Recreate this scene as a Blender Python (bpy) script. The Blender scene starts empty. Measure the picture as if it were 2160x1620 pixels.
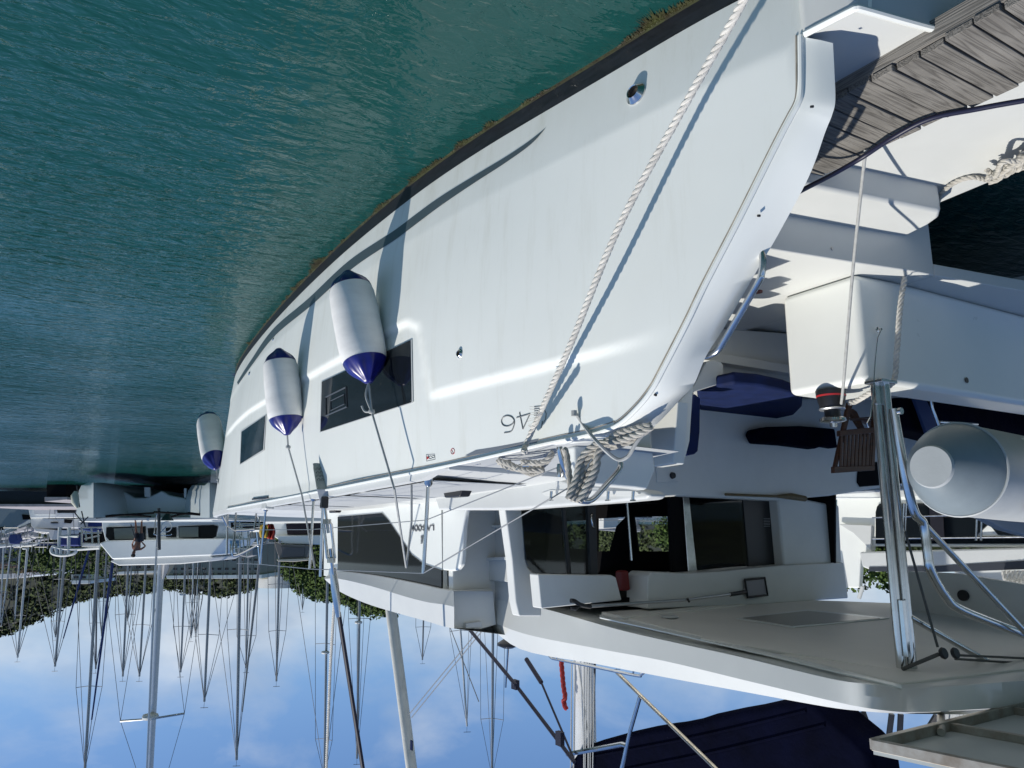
import bpy, bmesh, math, random
from mathutils import Vector as V, Matrix, noise
random.seed(7)
C = bpy.context.scene.collection
PI = math.pi
# ------------------------------------------------------------------ camera model (boat frame: X forward, Y port, Z up from the water)
FPX, HZ, EYE, YAW = 1600.0, 1125.0, 2.7, math.radians(31)
PIT = math.atan((HZ - 810) / FPX)
CR = V((math.sin(YAW), -math.cos(YAW), 0))
FH = V((math.cos(YAW), math.sin(YAW), 0))
CD = V((FH.x * math.cos(PIT), FH.y * math.cos(PIT), -math.sin(PIT)))
CU = V((FH.x * math.sin(PIT), FH.y * math.sin(PIT), math.cos(PIT)))
O = V((0, 0, EYE))
def ray(x, y): return CD + CR * ((1080 - x) / FPX) + CU * ((y - 810) / FPX)
def _at(x, y, ax, v):
    d = ray(x, y)
    return O + d * ((v - O[ax]) / d[ax])
def PX(x, y, v): return _at(x, y, 0, v)
def PY(x, y, v): return _at(x, y, 1, v)
def PZ(x, y, v): return _at(x, y, 2, v)
def PF(x, y, d):
    r = ray(x, y)
    return O + r * (d / r.dot(FH))
# ------------------------------------------------------------------ materials
MATS = {}
def mat(name, col, rough=0.5, metal=0.0, var=0.0, vscale=3.0, bump=0.0, bscale=40.0, coat=0.0, spec=0.5, stretch=None, var2=None):
    if name in MATS: return MATS[name]
    m = bpy.data.materials.new(name); m.use_nodes = True
    nt = m.node_tree; b = nt.nodes['Principled BSDF']
    b.inputs['Base Color'].default_value = (*col, 1); b.inputs['Roughness'].default_value = rough
    b.inputs['Metallic'].default_value = metal; b.inputs['Coat Weight'].default_value = coat
    b.inputs['Coat Roughness'].default_value = 0.06; b.inputs['Specular IOR Level'].default_value = spec
    tc = nt.nodes.new('ShaderNodeTexCoord'); mp = nt.nodes.new('ShaderNodeMapping')
    nt.links.new(tc.outputs['Object'], mp.inputs['Vector'])
    if stretch: mp.inputs['Scale'].default_value = stretch
    if var > 0:
        n = nt.nodes.new('ShaderNodeTexNoise'); n.inputs['Scale'].default_value = vscale; n.inputs['Detail'].default_value = 6
        n.inputs['Roughness'].default_value = 0.62
        r = nt.nodes.new('ShaderNodeValToRGB')
        lo = var2 if var2 else tuple(c * (1 - var) for c in col)
        hi = tuple(min(1, c * (1 + var * .5)) for c in col)
        r.color_ramp.elements[0].color = (*lo, 1); r.color_ramp.elements[1].color = (*hi, 1)
        r.color_ramp.elements[0].position = 0.32; r.color_ramp.elements[1].position = 0.68
        nt.links.new(mp.outputs[0], n.inputs['Vector']); nt.links.new(n.outputs['Fac'], r.inputs[0])
        nt.links.new(r.outputs[0], b.inputs['Base Color'])
        mr = nt.nodes.new('ShaderNodeMapRange'); mr.inputs[3].default_value = max(0, rough * .75); mr.inputs[4].default_value = min(1, rough * 1.3)
        nt.links.new(n.outputs['Fac'], mr.inputs[0]); nt.links.new(mr.outputs[0], b.inputs['Roughness'])
    if bump > 0:
        n2 = nt.nodes.new('ShaderNodeTexNoise'); n2.inputs['Scale'].default_value = bscale; n2.inputs['Detail'].default_value = 4
        bp = nt.nodes.new('ShaderNodeBump'); bp.inputs['Strength'].default_value = bump; bp.inputs['Distance'].default_value = 0.01
        nt.links.new(mp.outputs[0], n2.inputs['Vector']); nt.links.new(n2.outputs['Fac'], bp.inputs['Height'])
        nt.links.new(bp.outputs[0], b.inputs['Normal'])
    MATS[name] = m
    return m
GEL = mat('white_gelcoat', (.79, .81, .775), .3, var=.035, vscale=1.3, coat=.25)
GELD = mat('dimmed_gelcoat', (.57, .585, .57), .42, var=.04, vscale=2.5, bump=.04, bscale=260)  # white gelcoat darkened to keep sunlit top surfaces from blowing out
NONSKID = mat('grey_nonskid', (.40, .42, .43), .6, var=.05, vscale=3, bump=.1, bscale=300)
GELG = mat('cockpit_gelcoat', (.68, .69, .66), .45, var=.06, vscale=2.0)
NAVY = mat('navy_fabric', (.006, .015, .068), .8, var=.3, vscale=8, bump=.25, bscale=220, spec=.2)
NAVYD = mat('dark_navy_canvas', (.0018, .0026, .011), .85, var=.4, vscale=3, bump=.8, bscale=14, spec=.03)
GLASS = mat('tinted_glass', (.008, .011, .014), .04, spec=.3)
BLK = mat('black_plastic', (.012, .012, .014), .4)
STEEL = mat('stainless_steel', (.62, .62, .61), .16, 1.0, var=.12, vscale=14)
SATIN = mat('satin_steel', (.50, .50, .49), .45, .55, var=.15, vscale=18)
ALU = mat('anodised_aluminium', (.50, .51, .52), .38, .85, var=.1, vscale=5)
GREYP = mat('grey_paint', (.075, .10, .115), .35, var=.1, vscale=4)
BAND = mat('antifouling_band', (.013, .016, .022), .55, var=.5, vscale=7, stretch=(1, 1, 5))
ALGAE = mat('algae', (.030, .036, .006), .6, var=.6, vscale=7, var2=(.016, .009, .002))
ROPE = mat('white_rope', (.62, .60, .55), .9, var=.22, vscale=22, bump=.4, bscale=300, spec=.15)
ROPEG = mat('grey_rope', (.50, .48, .43), .9, var=.3, vscale=20, bump=.5, bscale=300, spec=.15)
TWINE = mat('grey_line', (.40, .41, .40), .8, var=.2, vscale=30)
FWHITE = mat('fender_vinyl', (.83, .82, .79), .5, var=.10, vscale=4, stretch=(1, 1, 2.5), bump=.1, bscale=60)
FBLUE = mat('fender_blue', (.008, .011, .15), .3, var=.3, vscale=6)
RUBBER = mat('black_hose', (.008, .010, .035), .45)
RED = mat('red_paint', (.42, .02, .025), .45)
TEAK = mat('dark_teak', (.09, .034, .014), .5, var=.5, vscale=10, stretch=(1, 1, 6))
TUBEM = mat('inflatable_tube', (.40, .42, .42), .55, var=.1, vscale=4, bump=.05, bscale=80)
TUBED = mat('inflatable_cone', (.20, .24, .26), .4, var=.12, vscale=5)
WOODY = mat('yellow_wood', (.15, .105, .04), .5, var=.3, vscale=12)
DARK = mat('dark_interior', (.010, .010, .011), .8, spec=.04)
def glass_clear():
    m = bpy.data.materials.new('clear_tint'); m.use_nodes = True; nt = m.node_tree; nt.nodes.clear()
    o = nt.nodes.new('ShaderNodeOutputMaterial'); mx = nt.nodes.new('ShaderNodeMixShader')
    t = nt.nodes.new('ShaderNodeBsdfTransparent'); t.inputs[0].default_value = (.55, .6, .6, 1)
    g = nt.nodes.new('ShaderNodeBsdfGlossy'); g.inputs['Roughness'].default_value = .03
    f = nt.nodes.new('ShaderNodeFresnel'); f.inputs[0].default_value = 1.5
    nt.links.new(f.outputs[0], mx.inputs[0]); nt.links.new(t.outputs[0], mx.inputs[1]); nt.links.new(g.outputs[0], mx.inputs[2])
    nt.links.new(mx.outputs[0], o.inputs[0]); return m
CLEAR = glass_clear()
def wood():
    m = bpy.data.materials.new('weathered_wood'); m.use_nodes = True; nt = m.node_tree; b = nt.nodes['Principled BSDF']
    tc = nt.nodes.new('ShaderNodeTexCoord'); oi = nt.nodes.new('ShaderNodeObjectInfo')
    mp = nt.nodes.new('ShaderNodeMapping'); mp.inputs['Scale'].default_value = (13, .55, 13)
    ad = nt.nodes.new('ShaderNodeVectorMath'); ad.operation = 'MULTIPLY_ADD'
    ad.inputs[1].default_value = (37, 11, 23)
    cx = nt.nodes.new('ShaderNodeCombineXYZ')
    for i in range(3): nt.links.new(oi.outputs['Random'], cx.inputs[i])
    nt.links.new(cx.outputs[0], ad.inputs[0]); nt.links.new(tc.outputs['Object'], ad.inputs[2])
    nt.links.new(ad.outputs[0], mp.inputs[0])
    n = nt.nodes.new('ShaderNodeTexNoise'); n.inputs['Scale'].default_value = 1.6; n.inputs['Detail'].default_value = 2; n.inputs['Distortion'].default_value = .15
    nt.links.new(mp.outputs[0], n.inputs['Vector'])
    ml = nt.nodes.new('ShaderNodeMath'); ml.operation = 'MULTIPLY'; ml.inputs[1].default_value = 20
    fr = nt.nodes.new('ShaderNodeMath'); fr.operation = 'PINGPONG'; fr.inputs[1].default_value = 1
    nt.links.new(n.outputs['Fac'], ml.inputs[0]); nt.links.new(ml.outputs[0], fr.inputs[0])
    r = nt.nodes.new('ShaderNodeValToRGB')
    r.color_ramp.elements[0].color = (.105, .100, .093, 1); r.color_ramp.elements[1].color = (.205, .198, .185, 1)
    r.color_ramp.elements[0].position = .0; r.color_ramp.elements[1].position = .55
    n2 = nt.nodes.new('ShaderNodeTexNoise'); n2.inputs['Scale'].default_value = 4; n2.inputs['Detail'].default_value = 5
    nt.links.new(ad.outputs[0], n2.inputs['Vector'])
    mx = nt.nodes.new('ShaderNodeMix'); mx.data_type = 'RGBA'; mx.blend_type = 'MULTIPLY'; mx.inputs[0].default_value = .75
    nt.links.new(fr.outputs[0], r.inputs[0]); nt.links.new(r.outputs[0], mx.inputs[6])
    r2 = nt.nodes.new('ShaderNodeValToRGB'); r2.color_ramp.elements[0].color = (.55, .53, .5, 1); r2.color_ramp.elements[1].color = (1, .98, .95, 1)
    r2.color_ramp.elements[0].position = .3; r2.color_ramp.elements[1].position = .65
    nt.links.new(n2.outputs['Fac'], r2.inputs[0]); nt.links.new(r2.outputs[0], mx.inputs[7]); nt.links.new(mx.outputs[2], b.inputs['Base Color'])
    bp = nt.nodes.new('ShaderNodeBump'); bp.inputs['Strength'].default_value = .5; bp.inputs['Distance'].default_value = .004
    nt.links.new(fr.outputs[0], bp.inputs['Height']); nt.links.new(bp.outputs[0], b.inputs['Normal'])
    b.inputs['Roughness'].default_value = .85
    return m
WOOD = wood()
def leafy(m, k=.65):
    nt = m.node_tree; b = nt.nodes['Principled BSDF']; g = nt.nodes.new('ShaderNodeNewGeometry'); x = nt.nodes.new('ShaderNodeMix'); x.data_type = 'VECTOR'; x.inputs[0].default_value = k
    x.inputs[5].default_value = (.1, -.25, 1); nt.links.new(g.outputs['Normal'], x.inputs[4]); n = nt.nodes.new('ShaderNodeVectorMath'); n.operation = 'NORMALIZE'; nt.links.new(x.outputs[1], n.inputs[0]); nt.links.new(n.outputs[0], b.inputs['Normal'])
# ------------------------------------------------------------------ object helpers
def tag(o, label=None, cat=None, group=None, kind=None):
    if label: o['label'] = label
    if cat: o['category'] = cat
    if group: o['group'] = group
    if kind: o['kind'] = kind
    return o
def empty(name, loc, label, cat, group=None):
    o = bpy.data.objects.new(name, None); C.objects.link(o); o.location = loc; o.empty_display_size = .2
    return tag(o, label, cat, group)
class MB:
    def __init__(s): s.v = []; s.f = []
    def add(s, vs, fs):
        n = len(s.v); s.v += [V(p) for p in vs]; s.f += [tuple(i + n for i in f) for f in fs]; return s
    def box(s, c, d, M=None):
        vs = [V((x * d[0] / 2, y * d[1] / 2, z * d[2] / 2)) for x in (-1, 1) for y in (-1, 1) for z in (-1, 1)]
        if M: vs = [M @ p for p in vs]
        vs = [p + V(c) for p in vs]
        return s.add(vs, [(0, 1, 3, 2), (4, 6, 7, 5), (0, 4, 5, 1), (2, 3, 7, 6), (0, 2, 6, 4), (1, 5, 7, 3)])
    def prism(s, pts, vec):
        n = len(pts); vec = V(vec); a = [V(p) for p in pts]
        return s.add(a + [p + vec for p in a], [tuple(range(n)), tuple(range(2 * n - 1, n - 1, -1))] + [(i, i + n, (i + 1) % n + n, (i + 1) % n) for i in range(n)])
    def tube(s, pts, r, k=8, closed=False, cap=True):
        pts = [V(p) for p in pts]; n = len(pts); rr = r if hasattr(r, '__len__') else [r] * n
        t0 = (pts[1] - pts[0]).normalized()
        up = V((0, 0, 1)) if abs(t0.z) < .9 else V((1, 0, 0))
        nx = t0.cross(up).normalized(); vs = []; fs = []
        for i, p in enumerate(pts):
            if closed: t = (pts[(i + 1) % n] - pts[i - 1])
            else: t = pts[min(i + 1, n - 1)] - pts[max(i - 1, 0)]
            t = t.normalized() if t.length > 1e-9 else t0
            nx = (nx - t * nx.dot(t))
            nx = nx.normalized() if nx.length > 1e-6 else t.cross(V((0, 1, .3))).normalized()
            ny = t.cross(nx)
            for j in range(k):
                a = 2 * PI * j / k; vs.append(p + nx * (math.cos(a) * rr[i]) + ny * (math.sin(a) * rr[i]))
        m = n if closed else n - 1
        for i in range(m):
            for j in range(k):
                a, b = i * k, ((i + 1) % n) * k
                fs.append((a + j, a + (j + 1) % k, b + (j + 1) % k, b + j))
        if cap and not closed: fs += [tuple(range(k - 1, -1, -1)), tuple((n - 1) * k + j for j in range(k))]
        return s.add(vs, fs)
    def lathe(s, prof, k=24, M=None):
        vs = []; fs = []; n = len(prof)
        for r, z in prof:
            for j in range(k):
                a = 2 * PI * j / k; vs.append(V((r * math.cos(a), r * math.sin(a), z)))
        for i in range(n - 1):
            for j in range(k): fs.append((i * k + j, i * k + (j + 1) % k, (i + 1) * k + (j + 1) % k, (i + 1) * k + j))
        fs += [tuple(range(k - 1, -1, -1)), tuple((n - 1) * k + j for j in range(k))]
        if M: vs = [M @ p for p in vs]
        return s.add(vs, fs)
    def grid(s, rows, close=False):
        n = len(rows[0]); vs = [p for r in rows for p in r]; fs = []
        for i in range(len(rows) - 1):
            for j in range(n - 1 + (1 if close else 0)):
                fs.append((i * n + j, i * n + (j + 1) % n, (i + 1) * n + (j + 1) % n, (i + 1) * n + j))
        return s.add(vs, fs)
    def build(s, name, m, parent=None, bevel=0, smooth=True, seg=2, fix=True, sub=0, ang=35):
        me = bpy.data.meshes.new(name); me.from_pydata([tuple(p) for p in s.v], [], s.f); me.materials.append(m)
        if fix:
            bm = bmesh.new(); bm.from_mesh(me); bmesh.ops.remove_doubles(bm, verts=bm.verts, dist=1e-5)
            bmesh.ops.recalc_face_normals(bm, faces=bm.faces); bm.to_mesh(me); bm.free()
        o = bpy.data.objects.new(name, me); C.objects.link(o)
        if parent:
            o.parent = parent
            if parent.type == 'EMPTY': o.location = -parent.location
        if bevel:
            b = o.modifiers.new('bevel', 'BEVEL'); b.width = bevel; b.segments = seg; b.limit_method = 'ANGLE'; b.angle_limit = math.radians(28); b.harden_normals = True
        if sub:
            u = o.modifiers.new('sub', 'SUBSURF'); u.levels = sub; u.render_levels = sub
        if smooth:
            for p in me.polygons: p.use_smooth = True
            if not sub:
                try: me.set_sharp_from_angle(angle=math.radians(ang))
                except Exception: pass
        return o
def prism(name, pts, vec, m, parent=None, bevel=.006, **k): return MB().prism(pts, vec).build(name, m, parent, bevel, **k)
def tube(name, pts, r, m, parent=None, k=10, **kw): return MB().tube(pts, r, k).build(name, m, parent, **kw)
def smooth_path(pts, n=12):
    pts = [V(p) for p in pts]; out = []
    for i in range(len(pts) - 1):
        p0 = pts[max(i - 1, 0)]; p1 = pts[i]; p2 = pts[i + 1]; p3 = pts[min(i + 2, len(pts) - 1)]
        for j in range(n):
            t = j / n
            out.append(.5 * ((2 * p1) + (p2 - p0) * t + (2 * p0 - 5 * p1 + 4 * p2 - p3) * t * t + (3 * p1 - p0 - 3 * p2 + p3) * t ** 3))
    out.append(pts[-1]); return out
def resample(pts, step):
    pts = [V(p) for p in pts]; out = [pts[0]]; acc = 0
    for a, b in zip(pts, pts[1:]):
        L = (b - a).length; d = step - acc
        while d <= L and L > 0:
            out.append(a.lerp(b, d / L)); d += step
        acc = (acc + L) % step
    out.append(pts[-1]); return out
def rope_mb(mb, pts, r, k=7, pitch=6.0):
    P = resample(pts, r * .55); n = len(P); nx = None; fr = []
    for i, p in enumerate(P):
        t = (P[min(i + 1, n - 1)] - P[max(i - 1, 0)]).normalized()
        if nx is None: nx = t.cross(V((0, 0, 1)) if abs(t.z) < .9 else V((1, 0, 0))).normalized()
        nx = (nx - t * nx.dot(t)).normalized(); fr.append((p, nx.copy(), t.cross(nx)))
    for s in range(3):
        q = []
        for i, (p, a, b) in enumerate(fr):
            g = 2 * PI * (s / 3 + i * .55 / pitch); q.append(p + (a * math.cos(g) + b * math.sin(g)) * r * .5)
        mb.tube(q, r * .56, k)
    return mb
def interp(tab, x):
    if x <= tab[0][0]: return tab[0][1]
    if x >= tab[-1][0]: return tab[-1][1]
    for i in range(len(tab) - 1):
        if x <= tab[i + 1][0]:
            x0, y0 = tab[i]; x1, y1 = tab[i + 1]; h = x1 - x0; t = (x - x0) / h
            m0 = (y1 - tab[i - 1][1]) / (x1 - tab[i - 1][0]) if i > 0 else (y1 - y0) / h
            m1 = (tab[i + 2][1] - y0) / (tab[i + 2][0] - x0) if i + 2 < len(tab) else (y1 - y0) / h
            t2, t3 = t * t, t ** 3
            return (2 * t3 - 3 * t2 + 1) * y0 + (t3 - 2 * t2 + t) * h * m0 + (-2 * t3 + 3 * t2) * y1 + (t3 - t2) * h * m1
def lin(tab, x):
    if x <= tab[0][0]: return tab[0][1]
    for (x0, y0), (x1, y1) in zip(tab, tab[1:]):
        if x <= x1: return y0 + (y1 - y0) * (x - x0) / (x1 - x0)
    return tab[-1][1]
def sstep(t): t = max(0, min(1, t)); return t * t * (3 - 2 * t)
def pp(f, pix, v): return [f(x, y, v) for x, y in pix]
# ------------------------------------------------------------------ the big catamaran
CAT = empty('catamaran', (6, 6.1, 0), 'big white sailing catamaran filling the photo, moored stern-to with fenders along its side', 'catamaran')
def hull_mat():
    m = mat('hull_gelcoat', (.79, .81, .77), .42, var=.03, vscale=1.1, coat=0, spec=.4).copy(); nt = m.node_tree; b = nt.nodes['Principled BSDF']
    g = nt.nodes.new('ShaderNodeNewGeometry'); sp = nt.nodes.new('ShaderNodeSeparateXYZ'); nt.links.new(g.outputs['Position'], sp.inputs[0])
    mp = nt.nodes.new('ShaderNodeMapping'); mp.inputs['Scale'].default_value = (5, 5, .5); nt.links.new(g.outputs['Position'], mp.inputs[0])
    n = nt.nodes.new('ShaderNodeTexNoise'); n.inputs['Scale'].default_value = 1.6; n.inputs['Detail'].default_value = 7; n.inputs['Roughness'].default_value = .7; nt.links.new(mp.outputs[0], n.inputs['Vector'])
    r = nt.nodes.new('ShaderNodeMapRange'); r.inputs[1].default_value = .52; r.inputs[2].default_value = .80; r.inputs[3].default_value = 0; r.inputs[4].default_value = .32; nt.links.new(n.outputs['Fac'], r.inputs[0])
    z = nt.nodes.new('ShaderNodeMapRange'); z.inputs[1].default_value = .55; z.inputs[2].default_value = .12; z.inputs[3].default_value = 0; z.inputs[4].default_value = .55; nt.links.new(sp.outputs[2], z.inputs[0])
    ml = nt.nodes.new('ShaderNodeMath'); ml.operation = 'MULTIPLY_ADD'; nt.links.new(z.outputs[0], ml.inputs[0]); nt.links.new(n.outputs['Fac'], ml.inputs[1]); nt.links.new(r.outputs[0], ml.inputs[2])
    mx = nt.nodes.new('ShaderNodeMix'); mx.data_type = 'RGBA'; src = b.inputs['Base Color'].links[0].from_socket
    nt.links.new(src, mx.inputs[6]); mx.inputs[7].default_value = (.52, .51, .42, 1); nt.links.new(ml.outputs[0], mx.inputs[0]); nt.links.new(mx.outputs[2], b.inputs['Base Color'])
    n2 = nt.nodes.new('ShaderNodeTexNoise'); n2.inputs['Scale'].default_value = 1.3; nt.links.new(g.outputs['Position'], n2.inputs['Vector'])
    bp = nt.nodes.new('ShaderNodeBump'); bp.inputs['Strength'].default_value = .12; bp.inputs['Distance'].default_value = .02; nt.links.new(n2.outputs['Fac'], bp.inputs['Height']); nt.links.new(bp.outputs[0], b.inputs['Normal'])
    return m
HULLM = hull_mat()
YT = [(1.5, 2.84), (2.0, 2.64), (2.4, 2.525), (3.0, 2.41), (4.24, 2.19), (5.2, 2.09), (6.8, 2.03), (9, 2.06), (11, 2.17), (12.5, 2.31), (13.4, 2.45), (13.75, 2.58), (13.92, 2.75), (13.97, 2.95)]
ZB = None
def hull_base(x, z):
    y = interp(YT, x)
    zc = .56 - .05 * sstep((x - 3) / 8)
    if z < zc: y += .085 * ((zc - z) / zc) * (1 - .3 * sstep((x - 9) / 4))
    y -= .14 * sstep((x - 8.5) / 5) * max(0, (z - .6) / 1.7)
    y -= .05 * math.sin(PI * max(0, min(1, (z - zc) / 1.7))) * (1 - sstep((x - 10) / 3)) * sstep((x - 2) / 2)
    return y
def hull_y(x, z):
    y = hull_base(x, z)
    if ZB:
        a = 0
        for k in (-.05, -.025, 0, .025, .05): a += .2 * sstep((z - lin(ZB, x + k)) / .055 + .5)
        y += .028 * a * sstep((x - 2.5) / .9) * (1 - sstep((x - 11.8) / 1.4))
    return y
def H(x, y, off=0):
    Y = 2.2
    for i in range(14):
        p = PY(x, y, Y); Y = .5 * Y + .5 * (hull_y(min(max(p.x, 1.5), 13.97), p.z) - off)
    return PY(x, y, Y)
aft = [H(1390, 710), H(1300, 734), H(1100, 785), H(905, 835)]
fw = [H(885, 690), H(860, 678), H(760, 733), H(640, 800)]
ZB = [(p.x, p.z) for p in aft] + [(p.x + .04, p.z) for p in fw] + [(10, 1.17), (13.9, 1.17)]
ZB.sort()
swoop = [(1690, 76), (1691, 150), (1690, 200), (1684, 222), (1672, 244), (1640, 305), (1560, 465), (1490, 600), (1450, 683), (1400, 780), (1378, 820), (1350, 856), (1310, 893), (1270, 910), (1230, 920), (1150, 936), (1060, 957), (960, 979), (830, 1005), (700, 1031), (560, 1058), (480, 1073)]
SW = [H(x, y) for x, y in swoop]
ZT = []
for p in SW:
    if not ZT or p.x > ZT[-1][0] + .004: ZT.append((p.x, p.z))
ZT.append((13.97, SW[-1].z + .03))
XS = SW[0].x
def ztop(x): return lin(ZT, x)
def sheer(x): return V((x, hull_y(x, ztop(x)), ztop(x)))
# hull shell
BZ = .15
xs = [XS + i * .035 for i in range(int((4.75 - XS) / .035))] + [4.75 + i * .02 for i in range(14)] + [5.03 + i * .06 for i in range(135)]
xs = [x for x in xs if x < 13.1] + [13.1, 13.2, 13.3, 13.4, 13.5, 13.6, 13.7, 13.78, 13.85, 13.9, 13.94, 13.97]
NZ = 110
rows = []
for x in xs:
    t = ztop(x); rows.append([V((x, hull_y(x, BZ + (t - BZ) * j / NZ), BZ + (t - BZ) * j / NZ)) for j in range(NZ + 1)])
mb = MB().grid(rows)
# aft skirt of the hull under the boarding platform and the inboard side of the bow
mb.grid([[V((x, hull_y(x, z), z)) for z in (BZ, .25, .35, SW[0].z - .01)] for x in (1.66, 1.75, 1.85, XS)])
mb.grid([[V((x, 5.9 - hull_y(x, z) if x < 13.97 else 2.95, z)) for z in (BZ, .6, 1.0, 1.5, 2.0, ztop(x))] for x in (8.6, 9.5, 10.5, 11.5, 12.5, 13.1, 13.4, 13.7, 13.85, 13.92, 13.97)])
mb.build('hull', HULLM, CAT, fix=True, ang=50)
bz = [-.35, -.1, 0, .05, .1, BZ]
mb = MB().grid([[V((x, hull_y(max(x, 1.6), z) - .002, z)) for z in bz] for x in [1.66, 1.8] + xs])
mb.grid([[V((x, 5.9 - hull_y(x, z) if x < 13.97 else 2.95, z)) for z in bz] for x in (5, 7, 8.6, 10.5, 12.5, 13.4, 13.7, 13.92, 13.97)])
mb.build('waterline_band', BAND, CAT)
# painted grey stripe along the waterline
lo = [(1151, 270), (1110, 302), (1060, 335), (1000, 371), (920, 421), (830, 487), (735, 551), (650, 630), (576, 694), (529, 760), (500, 806)]
hi = [(1151, 270), (1120, 304), (1065, 344), (1000, 386), (925, 437), (838, 502), (745, 565), (658, 643), (582, 706), (533, 768), (502, 812)]
def hull_strip(a, b, off, name, m, parent, n=6, nx=8):
    A = smooth_path([V((x, y, 0)) for x, y in a], nx); B = smooth_path([V((x, y, 0)) for x, y in b], nx)
    rows = []
    for p, q in zip(A, B):
        r = []
        for j in range(n + 1):
            s = p.lerp(q, j / n); r.append(H(s.x, s.y, off))
        rows.append(r)
    return MB().grid(rows).build(name, m, parent)
hull_strip(lo, hi, .004, 'hull_stripe', GREYP, CAT, 2)
# rubbing bead along the hull edge, bulwark cap
bead = [V((p.x, p.y - .004, p.z)) for p in [sheer(x) if i > 16 else s for i, (s, x) in enumerate(zip(SW, [p.x for p in SW]))]]
bead = smooth_path(bead, 6)
tube('rub_rail', bead, .013, GEL, CAT, 8)
tube('edge_seam', [p + V((.0, .004, -.030)) if p.x > 3 else p + V((.022, -.002, -.014)) for p in bead], .004, mat('dirty_seam', (.34, .31, .26), .8, var=.4, vscale=9), CAT, 6)
CAPW = [(1757, 91), (1760, 150), (1762, 211), (1755, 243), (1741, 278), (1706, 373), (1640, 497), (1600, 565), (1528, 690), (1490, 750), (1463, 812), (1437, 840), (1408, 872), (1390, 890), (1372, 905), (1330, 922)]
ci = smooth_path([PY(x, y, interp(YT, 2.2) + .17 if i < 9 else interp(YT, 2.6) + .19) for i, (x, y) in enumerate(CAPW)], 8)
co = smooth_path(SW[:16], 8); ci = ci[:len(co)]
rows = []
for i, a in enumerate(co):
    k = i / (len(co) - 1) * (len(ci) - 1); b = ci[int(k)].lerp(ci[min(int(k) + 1, len(ci) - 1)], k - int(k))
    rows.append([a, a.lerp(b, .12) + V((-.012, 0, .012)), a.lerp(b, .5) + V((-.016, 0, .012)), b, b + V((.05, .02, -.02)), b + V((.2, .02, -.35))])
MB().grid(rows).build('bulwark_cap', GEL, CAT, ang=60)
for x, y in ((1712, 225), (1600, 455), (1487, 657), (1382, 833), (1313, 886)):
    p = PY(x, y, interp(YT, 2.3) + .06 if x > 1450 else interp(YT, 2.9) + .04); MB().lathe([(.0, -.004), (.006, -.004), (.006, .008), (.0, .008)], 10, Matrix.Translation(p) @ Matrix.Rotation(-PI / 2.6, 4, 'Y')).build('cap_screw', BLK, CAT)
# grab handle on the bulwark
gp = [PY(x, y, 2.72) for x, y in ((1606, 532), (1609, 552), (1606, 580), (1596, 602), (1530, 714), (1515, 738), (1500, 748), (1482, 753))]
tube('grab_handle', smooth_path(gp, 6), .0165, STEEL, CAT, 12)
# gunwale strip, side deck and foredeck
gx = [4.55 + .25 * i for i in range(38)]
rows = []
for x in gx:
    s = sheer(min(x, 13.9)); k = sstep((x - 4.5) / .25)
    rows.append([s + V((0, 0, -.01)), s + V((0, .012, .055 * k)), s + V((0, .07, .06 * k)), s + V((0, .085, -.01))])
MB().grid(rows).build('gunwale', GELD, CAT, ang=50)
rows = []
for x in [4.5 + .4 * i for i in range(24)]:
    s = sheer(x); yi = 3.6 if x < 10.3 else 4.6
    rows.append([s + V((0, .01, -.012)), V((x, .5 * s.y + .5 * yi, s.z + .03)), V((x, yi, s.z + .05))])
MB().grid(rows).build('side_deck', GELD, CAT)
for x0, x1 in ((5.0, 6.6), (6.75, 8.6), (8.75, 10.2)):
    q = [V((x, sheer(x).y + k, sheer(x).z + .036 + .012 * k)) for x, k in ((x0, .22), (x1, .22), (x1, 1.0), (x0, 1.0))]
    MB().prism(q, (0, 0, .004)).build('nonskid_panel', NONSKID, CAT, 0)
MB().box((11.2, 6.1, 2.2), (2.4, 4.0, .12)).box((12.3, 6.1, 2.1), (.22, 4.4, .25)).build('foredeck', GELD, CAT, .03)
MB().box((6.9, 7.0, .72), (7.4, 4.7, .3)).build('bridge_deck', GELG, CAT, .05)
# port hull and its stern
rows = []
for x in [1.7, 2.2, 3, 4.5, 6.5, 9, 11, 12.5, 13.4, 13.75, 13.92, 13.97]:
    rows.append([V((x, 12.2 - hull_base(x, z), z)) for z in (-.3, .15, .5, 1.0, 1.6, 2.2)] + [V((x, 6.3 + hull_base(x, z) if x < 13.97 else 12.2 - 2.95, z)) for z in (2.2, 1.0, -.3)])
MB().grid(rows).build('port_hull', GEL, CAT)
# ---- transom steps
zP = SW[0].z
CAM_P0 = [(1694, 70), (1720, 58), (1790, 22), (1806, 17), (1828, 22), (1925, 50), (2060, 86), (2420, 180), (2420, 260), (2160, 352), (2086, 386), (1975, 432), (1640, 380)]
prism('swim_platform', pp(PZ, CAM_P0, zP), (0, 0, -.34), GELD, CAT, .018, seg=3)
T1 = [(1640, 378), (1720, 395), (1985, 448), (1981, 460), (1960, 475), (1910, 500), (1800, 493), (1600, 450)]
t1 = pp(PZ, T1, .70)
prism('lower_step', t1, (0, 0, -.3), GELD, CAT, .03, seg=3)
T2 = [(1560, 512), (1630, 526), (1815, 556), (1928, 573), (1972, 582)]
t2 = pp(PZ, T2, .95)
prism('upper_step', t2 + [V((4.9, t2[-1].y, .95)), V((4.9, 3.0, .95)), V((3.2, 2.75, .95))], (0, 0, -.4), GELD, CAT, .012)
bm_ = pp(PZ, [(1972, 582), (2110, 606), (2190, 619)], .95)
prism('aft_beam', [bm_[0], bm_[1], bm_[2], V((bm_[2].x - .1, 9, .95)), V((3.4, 9, .95)), V((3.4, bm_[0].y, .95))], (0, 0, -.09), GELD, CAT, .01)
mb = MB()
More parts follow.
